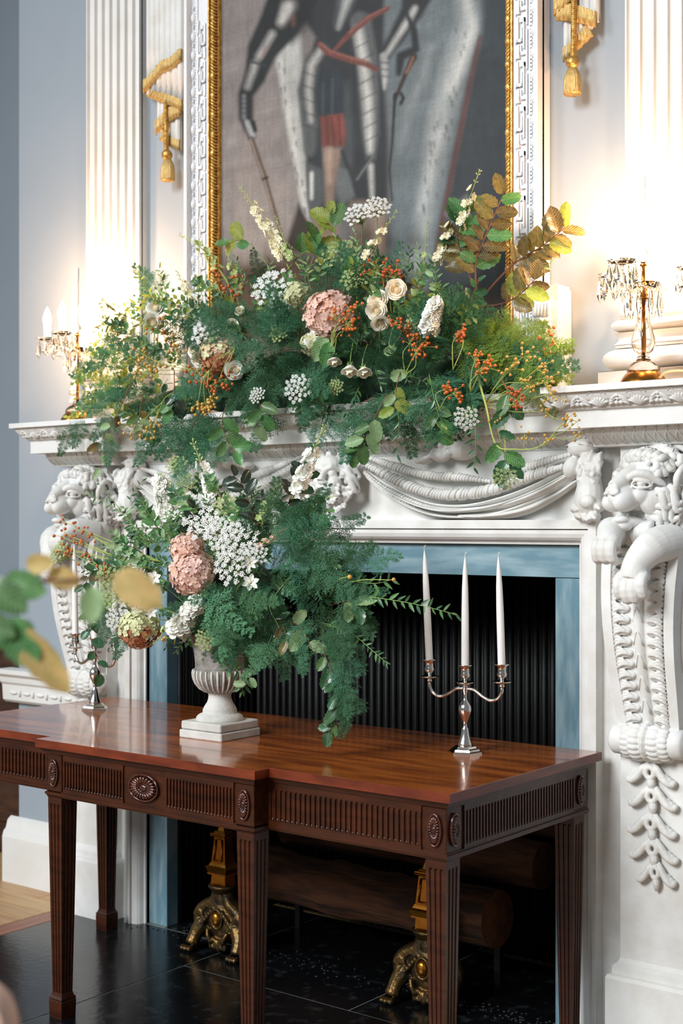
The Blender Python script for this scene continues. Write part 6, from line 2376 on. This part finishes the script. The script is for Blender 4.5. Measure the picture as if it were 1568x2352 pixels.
    for pts, px, mk, lb, nb, nd, op in (
            ([(665, 620), (640, 570), (600, 500), (548, 425)], 34, 'petal_cream', 'tall cream delphinium spike leaning left before the painting', 24, 9, .60),
            ([(690, 620), (665, 580), (648, 540), (632, 494)], 24, 'bud', 'short green-tipped spike right of the tall cream one', 5, 10, .3),
            ([(1050, 560), (1062, 500), (1080, 450), (1102, 388)], 28, 'petal_cream', 'cream delphinium spike highest at the top right', 8, 7, .62),
            ([(990, 640), (1010, 580), (1030, 530), (1042, 494)], 28, 'petal_cream', 'cream spike below the highest one at top right', 8, 6, .62),
            ([(820, 640), (845, 580), (880, 530), (912, 482)], 24, 'petal_cream', 'cream snapdragon spike leaning right past the tall umbels', 9, 9, .5),
            ([(530, 660), (490, 600), (450, 560), (410, 538)], 26, 'bud', 'yellow-green spike leaning far left over the white frame', 10, 10, .5),
            ([(470, 720), (440, 680), (420, 650), (405, 622)], 24, 'petal_cream', 'short cream spike in front of the frame foot at left', 7, 7, .5),
            ([(560, 680), (540, 630), (528, 600), (520, 575)], 24, 'bud', 'small green spike beside the gilt frame edge', 5, 8, .4),
            ([(985, 790), (985, 750), (995, 715), (1003, 682)], 44, 'petal_white', 'full white stock spike right of the orange berries', 26, 5, .70),
            ([(960, 650), (975, 590), (978, 540), (982, 500)], 20, 'bud', 'thin curling green spike in front of the grey cloak', 2, 9, .3)):
        spike(pts, [-.10, -.12, -.13, -.13] if 'stock' not in lb else [-.22, -.30, -.31, -.31], px, lb, mk, nb, nd, open_to=op)
    for base, heads, y, lb, mk, per, sp in (
            ((900, 740), [(862, 625), (885, 622), (905, 640), (880, 645)], -.20, 'dense orange berry cluster above the cream roses', 'berry', 15, 22),
            ((760, 800), [(770, 735), (795, 745), (805, 715), (790, 760)], -.31, 'orange berries lying over the pink hydrangea', 'berry', 11, 22),
            ((930, 860), [(940, 790), (965, 800), (955, 815)], -.30, 'orange berry cluster below the green umbel', 'berry', 15, 20),
            ((900, 800), [(905, 745), (922, 760)], -.29, 'small orange berry cluster right of the nodding rose', 'berry', 13, 18),
            ((1040, 850), [(1048, 772), (1062, 775)], -.28, 'round orange berry cluster below the white stock', 'berry', 16, 14),
            ((1080, 900), [(1090, 830), (1110, 845), (1100, 860)], -.27, 'orange berries inside the yellow-green fern', 'berry', 12, 20),
            ((1010, 940), [(1018, 895), (1040, 905)], -.29, 'orange berries near the shelf edge right of centre', 'berry', 12, 18),
            ((1150, 960), [(1170, 905), (1185, 915), (1180, 930)], -.30, 'red-orange berries against the shelf at the right', 'berry', 10, 15),
            ((560, 800), [(520, 640), (500, 655), (540, 665), (530, 690)], -.16, 'sparse orange berries at the foot of the gilt frame', 'berry', 8, 28),
            ((540, 800), [(480, 860), (500, 880), (455, 850), (520, 870)], -.31, 'orange berries spilling below the tan hydrangea', 'berry', 12, 24),
            ((480, 850), [(455, 925), (470, 930), (485, 915)], -.32, 'golden berry bunch hanging under the orange ones at left', 'berry_gold', 13, 14),
            ((440, 850), [(360, 830), (390, 840), (340, 850), (410, 815), (330, 815)], -.26, 'scattered golden berries across the left foliage', 'berry_gold', 10, 30),
            ((440, 760), [(360, 745), (385, 760), (400, 780), (410, 730)], -.22, 'amber berries under the glowing rose pair', 'berry', 7, 26),
            ((400, 900), [(310, 985), (340, 990), (360, 960)], -.30, 'small dull berries hanging low left of the fern', 'berry_gold', 7, 24),
            ((1280, 800), [(1266, 775), (1262, 800)], -.16, 'few orange berries before the eared frame foot', 'berry', 6, 16),
            ((1110, 930), [(1200, 820), (1230, 850), (1250, 880), (1170, 850), (1210, 880), (1260, 905)], [-.2, -.29], 'fine golden berry spray reaching right along the shelf', 'berry_gold', 9, 26)):
        berries(base, heads, y, lb, mk, None, per, sp)
    # the long bare berry branch that hangs and turns right
    P = spline(path([(1095, 860), (1115, 930), (1138, 1020), (1180, 1032), (1240, 1025), (1290, 975)], [-.2, -.28, -.3, -.3, -.3, -.3]), 30)
    root = thing('berry_branch', 'bare branch hanging below the shelf and turning right with small golden berries', 'branch', tuple(P[0]))
    st, be = MB(), MB()
    st.tube(P - P[0], np.linspace(.0036, .0014, 30), 7)
    for a, b in (((1270, 1000), (1325, 968)), ((1280, 985), (1310, 965)), ((1200, 1030), (1205, 1000)), ((1150, 1020), (1140, 960)), ((1240, 1022), (1262, 1010)), ((1290, 975), (1300, 960)), ((1120, 935), (1250, 945)), ((1250, 945), (1300, 965)), ((1130, 960), (1215, 890)), ((1265, 1000), (1318, 1005))):
        pa, pb = onY(*a, -.30), onY(*b, -.30)
        st.tube(spline([pa, (pa + pb) / 2 + np.array([0, 0, -.008]), pb], 7) - P[0], .0010, 4)
        for j in range(6):
            e = pb + np.array([RF.gauss(0, .012), RF.gauss(0, .008), RF.gauss(0, .010)])
            st.tube(np.array([pb, e]) - P[0], .0005, 4, cap=False)
            be.ell(e - P[0], .0046 * RF.uniform(.8, 1.1), seg=8, ring=6)
    st.build('stems', M['stem_pale'], root, True)
    be.build('berries', M['berry_gold'], root, True)['kind'] = 'stuff'


# ------------------------------------------------------------------ arrangement in the urn
def urn_flowers():
    top = np.array([UX, UY, 1.235])
    Y0 = UY

    def core(u=0, v=0):
        return top + np.array([RF.uniform(-.04, .04), RF.uniform(-.03, .03), RF.uniform(-.02, .03)])
    mb = MB()
    mb.ell((UX, UY, 1.262), (.085, .085, .05)).ell((UX + .05, UY, 1.35), (.12, .09, .09)).ell((UX + .12, UY + .01, 1.37), (.12, .08, .10)).ell((UX - .06, UY, 1.33), (.09, .07, .08))
    o = mb.build('foliage_infill', M['infill'], None, True)
    tag(o, 'added dark core over the stone urn closing the gaps under the flowers', 'infill')
    sculpt(o, .012, 2)
    lab_f, grp = 'feathery dark green asparagus fern frond in the urn flowers', 'asparagus fern in the urn flowers'
    out = [(560, 1230), (660, 1180), (700, 1230), (790, 1250), (850, 1300), (800, 1400), (780, 1470), (700, 1470), (640, 1480), (560, 1450), (480, 1400), (470, 1330)]
    n = 0
    while n < 84:
        u, v = RF.uniform(460, 850), RF.uniform(1170, 1490)
        if not in_poly(u, v, out):
            continue
        p = onY(u, v, Y0 + (.06 if u < 610 and v < 1340 else -.02) - .10 * RF.random())
        d = np.array([(u - 540) / 200 + RF.uniform(-.5, .5), RF.uniform(-.6, .3), (1360 - v) / 110 + RF.uniform(-.5, .4)])
        frond(p, d, CAM - p + np.array([RF.uniform(-2, 2), 0, RF.uniform(0, 2)]), RF.uniform(.10, .17), 'fern', near('dark fern frond', u, v, MARKS_U, 'in the urn', d), grp)
        n += 1
    for u, v, du, dv, L, st in ((660, 1260, .5, .35, .20, 'plume'), (700, 1260, .8, .1, .20, 'plume'), (720, 1300, .9, -.4, .18, 'plume'), (700, 1230, .3, .7, .16, 'plume'), (790, 1500, .2, -1, .15, 'plume'), (800, 1590, .15, -1, .13, 'plume'), (780, 1560, .5, -.7, .12, 'plume'),
                                (470, 1370, .9, -.5, .20, 'feather'), (480, 1400, .7, -.9, .17, 'feather'), (540, 1390, .9, .1, .19, 'feather'), (520, 1420, .3, -1, .14, 'feather'), (620, 1470, -.3, -.7, .15, 'feather'),
                                (270, 1260, -.1, -1, .11, 'plume'), (250, 1400, 0, -1, .13, 'plume'), (290, 1430, -.1, -1, .13, 'plume'), (230, 1390, -.3, -1, .10, 'plume'), (420, 1120, -.2, 1, .10, 'plume')):
        p = onY(u, v, Y0 - (.16 if st == 'feather' else .10))
        frond(p, (du, -.12, dv), CAM - p, L, 'fern_mid' if st == 'feather' else 'fern', near('bright fern frond' if st == 'feather' else 'dark fern frond', u, v, MARKS_U, 'in the urn', (du, 0, dv)), grp, st)
    lab = 'green leaf sprig tucked among the urn flowers'
    for i in range(70):
        u, v = RF.uniform(230, 760), RF.uniform(1140, 1450)
        if v < 1240 and not 340 < u < 690:
            u, v = 400 + .4 * (u - 230), v + 60
        y = Y0 - .10 + .12 * RF.random()
        p = onY(u, v, y)
        a = math.atan2(1340 - v, (u - 500) * .8) + RF.uniform(-.8, .8)
        L = RF.uniform(.06, .11)
        e = p + np.array([math.cos(a) * L, -.02, math.sin(a) * L])
        lab = near('leafy sprig', u, v, MARKS_U, 'in the urn', e - p)
        spray([p, (p + e) / 2, e], 8, .032, ['leaf_dark', 'leaf_mid'], RF.choice(['lance', 'ivy', 'lance', 'beech']), 'leaf_sprig', lab, 'foliage', 'leaf sprigs in the urn flowers', r=.0014)
    for i in range(30):
        u, v = RF.uniform(300, 570), RF.uniform(1130, 1310)
        if u < 380 and v < 1180:
            continue
        p = onY(u, v, Y0 - .02 - .08 * RF.random())
        L = RF.uniform(.06, .10)
        a = math.atan2(1330 - v, (u - 500) * .7) + RF.uniform(-.6, .6)
        e = p + np.array([math.cos(a) * L, -.02, math.sin(a) * L])
        spray([p, (p + e) / 2 + np.array([0, -.006, .004]), e], 9, .033, ['leaf_mid', 'leaf_mid', 'leaf_dark', 'leaf_pale'], RF.choice(['lance', 'ivy', 'beech']), 'leaf_sprig', near('light leafy sprig', u, v, MARKS_U, 'in the urn', e - p), 'foliage', 'leaf sprigs in the urn flowers', r=.0014)
    for u, v, tu, tv in ((540, 1210, 560, 1130), (480, 1210, 470, 1120), (450, 1250, 380, 1190), (520, 1250, 600, 1180), (360, 1340, 270, 1360), (380, 1400, 300, 1470), (330, 1350, 240, 1420), (300, 1400, 250, 1490), (460, 1440, 400, 1500), (420, 1240, 330, 1210), (400, 1260, 360, 1180), (440, 1230, 420, 1150), (380, 1300, 300, 1310), (500, 1220, 520, 1130), (560, 1200, 590, 1120), (600, 1210, 640, 1120), (380, 1370, 290, 1400), (420, 1420, 380, 1490), (460, 1420, 430, 1480)):
        spray(path([(u, v), ((u + tu) / 2, (v + tv) / 2 - 5), (tu, tv)], Y0 - .06), 12, .032, ['leaf_mid', 'leaf_dark'], 'lance', 'ruscus_sprig', near('slim fanning sprig', tu, tv, MARKS_U, 'in the urn'), 'foliage', 'slim sprigs in the urn flowers', r=.0014, ang=36)
    # vines
    for pts, n, s, mk, lb, st in (
            ([(730, 1370), (830, 1370), (940, 1385), (1050, 1412)], 34, .040, ['leaf_dark', 'leaf_mid'], 'long glossy smilax vine reaching right across the dark hearth to the candles', 'stem'),
            ([(720, 1340), (800, 1335), (860, 1340), (905, 1330)], 12, .042, ['leaf_dark', 'leaf_mid'], 'short smilax vine above the long one with a yellow berry', 'stem'),
            ([(740, 1430), (800, 1450), (850, 1490), (890, 1525)], 26, .030, ['leaf_mid', 'leaf_dark'], 'fine smilax vine drooping right below the long one', 'stem'),
            ([(410, 1330), (330, 1240), (260, 1150), (222, 1105)], 7, .026, ['leaf_dark'], 'bare green arching stem reaching up left over the lion', 'stem'),
            ([(400, 1270), (330, 1230), (270, 1170), (190, 1130)], 26, .034, ['leaf_dark', 'leaf_mid'], 'leafy smilax vine arching left in front of the lion', 'stem'),
            ([(400, 1260), (350, 1200), (300, 1150), (330, 1100)], 16, .030, ['leaf_dark'], 'leafy smilax tendril curling up beside the white delphinium', 'stem'),
            ([(520, 1470), (530, 1520), (560, 1560), (555, 1590)], 16, .050, ['leaf_mid', 'leaf_dark'], 'leafy trail hanging over the front of the urn', 'stem'),
            ([(500, 1470), (510, 1500), (530, 1540)], 12, .046, ['leaf_mid'], 'second leafy trail clinging to the urn neck', 'stem'),
            ([(660, 1330), (620, 1390), (640, 1440), (655, 1500)], 9, .05, ['leaf_dark', 'leaf_black'], 'dark leafy stem right of the fern', 'stem')):
        spray(path(pts, [Y0 - .03, Y0 - .08, Y0 - .10, Y0 - .10][:len(pts)]), n, s, mk, 'lance', 'smilax_vine', lb, 'vine', None, st, .0017, .08, 52, .5)
    for pts, n, s, mk, kind, lb in (
            ([(740, 1430), (745, 1500), (770, 1570), (775, 1640), (755, 1680)], 15, .062, ['leaf_dark', 'leaf_dark', 'leaf_mid'], 'beech', 'beech branch hanging right of the urn nearly to the table'),
            ([(640, 1420), (690, 1440), (715, 1490)], 3, .082, ['leaf_pale'], 'beech', 'large pale leaf shining right of the urn'),
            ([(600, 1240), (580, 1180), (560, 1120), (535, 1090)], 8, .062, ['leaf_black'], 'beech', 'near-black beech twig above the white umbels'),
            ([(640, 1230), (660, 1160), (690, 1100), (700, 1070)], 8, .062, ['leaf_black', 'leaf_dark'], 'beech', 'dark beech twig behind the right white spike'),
            ([(660, 1230), (710, 1190), (755, 1170)], 6, .055, ['leaf_dark', 'leaf_mid'], 'beech', 'dark green beech leaves by the stone mask beard'),
            ([(760, 1390), (800, 1380), (830, 1400)], 4, .070, ['leaf_dark', 'leaf_pale'], 'beech', 'folded beech leaves where the long vine starts'),
            ([(300, 1370), (240, 1380), (205, 1440), (235, 1560)], 12, .046, ['leaf_dark', 'leaf_mid'], 'round', 'round-leaved trail hanging left over the silver candelabrum'),
            ([(280, 1320), (220, 1310), (190, 1350)], 8, .046, ['leaf_mid', 'leaf_dark'], 'ivy', 'ivy-like leaves at the far left of the urn flowers'),
            ([(340, 1280), (300, 1255), (260, 1250)], 7, .044, ['leaf_mid', 'leaf_pale'], 'ivy', 'lobed green leaves beside the bare arching stem'),
            ([(560, 1500), (580, 1540), (560, 1580)], 4, .05, ['leaf_pale', 'leaf_mid'], 'beech', 'pale leaf with yellow edge hanging at the urn side'),
            ([(620, 1420), (650, 1440), (660, 1480)], 4, .06, ['leaf_dark', 'leaf_copper'], 'beech', 'brown-tinged leaf between fern and pale leaf'),
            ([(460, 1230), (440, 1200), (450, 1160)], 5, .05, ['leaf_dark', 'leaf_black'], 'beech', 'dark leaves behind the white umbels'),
            ([(420, 1250), (370, 1220), (350, 1190)], 6, .045, ['leaf_mid'], 'ivy', 'lobed leaves below the wide white delphinium')):
        spray(path(pts, [Y0 - .04, Y0 - .09, Y0 - .11, Y0 - .11, Y0 - .11][:len(pts)]), n, s, mk, kind, 'beech_twig', lb, 'branch', None, 'stem_brown', .002, .2, 50, .4, shrink=.1)
    hydrangea(443, 1316, Y0 - .13, 104, ['hyd_pink', 'hyd_pink', 'hyd_peach'], core(), 'pink hydrangea head in front of the urn flowers', 'hyd_pink')
    hydrangea(430, 1262, Y0 - .10, 78, ['hyd_peach', 'hyd_pink'], core(), 'peach hydrangea head just above the pink one', 'hyd_peach')
    hydrangea(320, 1444, Y0 - .13, 92, ['hyd_green'], core(), 'cream-green hydrangea head with rusty underside at lower left', 'hyd_rust')
    for u, v, y, px, up, mk, lb in (
            (475, 1192, -.08, 110, (-.1, -.6, .8), 'lace', 'white lacy umbel highest in the middle of the urn flowers'),
            (545, 1245, -.12, 100, (.1, -.7, .6), 'lace', 'white lacy umbel lower right of the highest one'),
            (535, 1295, -.13, 96, (0, -.9, .3), 'lace', 'white lacy umbel lowest of the urn group'),
            (560, 1190, -.06, 70, (.2, -.4, .8), 'lace', 'small white lacy umbel behind the highest one'),
            (250, 1318, -.12, 66, (-.2, -.7, .6), 'lace_green', 'cream-green umbel at the left side of the urn flowers'),
            (258, 1365, -.12, 66, (-.1, -.8, .2), 'lace_green', 'cream-green umbel below its twin on the left'),
            (405, 1068, -.02, 50, (0, -.5, .8), 'lace_green', 'small green umbel above the wide white delphinium'),
            (135, 1270, -.06, 62, (-.6, -.3, .3), 'lace_green', 'wispy green umbel reaching furthest left'),
            (270, 1425, -.12, 60, (0, -.8, -.4), 'lace', 'dangling white lacy umbel above the green hydrangea'),
            (470, 1470, -.12, 50, (0, -.8, -.3), 'lace_green', 'little green umbel on the rim of the urn'),
            (520, 1160, -.06, 60, (0, -.4, .9), 'lace_green', 'pale green umbel between the white spikes'),
            (430, 1110, -.05, 56, (-.1, -.5, .8), 'lace_green', 'pale green umbel left of the slim white spike'),
            (510, 1225, -.12, 84, (0, -.7, .6), 'lace', 'white lacy umbel filling the middle of the urn group'),
            (440, 1165, -.07, 70, (-.2, -.6, .7), 'lace', 'white lacy umbel upper left of the urn group'),
            (585, 1275, -.12, 60, (.3, -.7, .5), 'lace', 'white lacy umbel at the right of the urn group'),
            (385, 1150, -.03, 66, (-.2, -.5, .7), 'lace', 'white lacy umbel by the wide delphinium')):
        lace(u, v, Y0 + y, px, up, core(), lb, mk)
    for pts, px, mk, lb, nb, nd, op, y in (
            ([(500, 1180), (485, 1120), (462, 1065), (441, 1008)], 38, 'petal_white', 'slim white delphinium spike rising left of centre', 14, 12, .48, -.05),
            ([(660, 1170), (690, 1105), (715, 1045), (748, 975)], 40, 'petal_white', 'white delphinium spike leaning right before the mask', 15, 11, .52, -.12),
            ([(400, 1260), (385, 1190), (372, 1130), (366, 1092)], 46, 'petal_white', 'wide white delphinium spike before the left swag', 22, 5, .70, -.06),
            ([(650, 1230), (690, 1180), (735, 1150), (775, 1138)], 22, 'bud', 'green budded spike curving right by the mask beard', 3, 11, .3, -.08),
            ([(580, 1240), (600, 1180), (622, 1140), (640, 1105)], 24, 'bud', 'green budded spike in the middle of the urn flowers', 5, 12, .35, -.07),
            ([(620, 1240), (640, 1190), (665, 1150), (690, 1120)], 24, 'petal_white', 'white and green spike beside the dark beech', 6, 9, .4, -.07),
            ([(400, 1480), (410, 1440), (440, 1400), (475, 1360)], 50, 'petal_white', 'full white stock spike low in front of the urn rim', 26, 6, .62, -.14),
            ([(430, 1270), (420, 1210), (400, 1150), (392, 1105)], 34, 'petal_white', 'second white delphinium right of the wide one', 16, 6, .62, -.05),
            ([(480, 1250), (500, 1200), (520, 1150), (530, 1110)], 26, 'petal_white', 'white delphinium between the two slim spikes', 9, 8, .5, -.05),
            ([(430, 1440), (390, 1440), (360, 1470), (330, 1490)], 26, 'bud', 'green buds leaning out over the urn rim', 4, 9, .3, -.13),
            ([(560, 1280), (600, 1250), (640, 1230), (660, 1205)], 18, 'hyd_peach', 'wispy spray of tiny peach flowers right of the umbels', 16, 6, .7, -.1)):
        spike(pts, [Y0 + y * .5, Y0 + y, Y0 + y, Y0 + y], px, lb, mk, nb, nd, open_to=op)
    for u, v, px, lb in ((353, 1327, 34, 'white star flower at the left of the pink hydrangea'), (575, 1338, 40, 'white star flower right of the lowest umbel'), (572, 1292, 34, 'white open flower beside the lowest umbel'), (345, 1405, 30, 'white bell flower above the green hydrangea'), (1, 1, 0, '')):
        if not px:
            continue
        p = onY(u, v, Y0 - .15)
        s = px * .5 * np.linalg.norm(p - CAM) / F_PX
        d = unit(CAM - p) + np.array([RF.uniform(-.4, .4), 0, RF.uniform(-.3, .3)])
        root = thing('star_flower', lb, 'flower', tuple(p))
        put('bloom', bloom_mesh('petal_white', 1, 6), root, p, basis(np.cross(d, [0, .3, 1]), d), p, s)
        MB().tube(spline([p - unit(d) * .004, p - unit(d) * .05, core()], 9) - p, .0014, 5).build('stem', M['stem'], root, True)
    for base, heads, lb, mk, per, sp, rp in (
            ((370, 1290), [(150, 1200), (175, 1215), (145, 1235), (200, 1225), (215, 1230)], 'fine orange berry spray furthest left in front of the lion', 'berry', 4, 20, 3.4),
            ((360, 1310), [(172, 1245), (165, 1262), (195, 1250), (150, 1225)], 'fine orange berry spray below the highest one at left', 'berry', 4, 18, 3.4),
            ((350, 1330), [(145, 1265), (165, 1270), (195, 1280)], 'fine orange berry spray lowest at the left', 'berry', 4, 16, 3.4),
            ((310, 1370), [(215, 1290), (250, 1300), (238, 1320)], 'orange berries above the cream-green umbels', 'berry', 4, 16, 3.6),
            ((480, 1440), [(405, 1440), (385, 1465)], 'few amber berries beside the green buds at the urn rim', 'berry_gold', 4, 16, 3.6),
            ((760, 1360), [(803, 1324), (900, 1332)], 'two round yellow berries on the smilax before the blue marble', 'berry_gold', 1, 3, 5.0)):
        berries(base, heads, [Y0 - .05, Y0 - .12], lb, mk, None, per, sp, rp)


mantel_flowers()
urn_flowers()


# ------------------------------------------------------------------ out-of-focus branch close to the lens
def foreground_branch():
    def w(u, v, d):
        r = ray(u, v)
        return CAM + r / F_PX * d
    P = spline([w(-420, 1900, 1.75), w(-220, 1500, 1.75), w(-60, 1380, 1.78), w(60, 1340, 1.8), w(200, 1330, 1.8), w(330, 1320, 1.8)], 24)
    root = thing('foreground_branch', 'blurred leafy branch close to the lens at the left edge', 'branch', tuple(P[0]))
    MB().tube(P - P[0], np.linspace(.004, .0018, 24), 7).build('stem', M['stem_brown'], root, True)
    Q = spline([w(-100, 1400, 1.78), w(0, 1430, 1.8), w(80, 1490, 1.8), w(130, 1560, 1.8)], 14)
    MB().tube(Q - P[0], np.linspace(.003, .0014, 14), 6).build('side_stem', M['stem_brown'], root, True)
    for u, v, tu, tv, mk, wd, dz in ((10, 1330, 100, 1360, 'leaf_mid', 1, 0), (-40, 1340, 60, 1400, 'leaf_mid', 1, -.05), (215, 1345, 205, 1432, 'leaf_pale', 1, 0), (262, 1318, 368, 1390, 'leaf_tan', 1, 0), (110, 1320, 180, 1336, 'leaf_tan', 1, .02), (60, 1300, 120, 1290, 'leaf_tan', 1, .02),
                                     (10, 1420, 80, 1530, 'leaf_mid', 1, 0), (40, 1420, 70, 1490, 'leaf_dark', 1, .02), (30, 1440, 160, 1590, 'leaf_tan', .6, 0), (70, 1470, 145, 1570, 'leaf_tan', .7, .01), (-60, 1420, 30, 1460, 'leaf_mid', 1, 0), (80, 1310, 70, 1350, 'leaf_dark', 1, .03)):
        a, b = w(u, v, 1.8 + dz), w(tu, tv, 1.78 + dz)
        L = np.linalg.norm(b - a)
        Rm = basis(b - a, CAM - a + np.array([RF.uniform(-.4, .4), 0, RF.uniform(-.3, .5)]))
        Rm = Rm @ np.diag([wd * 1.1, 1, 1])
        put('leaf', leaf_mesh('beech', mk, RF.randrange(4)), root, P[0], Rm, a, L)


foreground_branch()
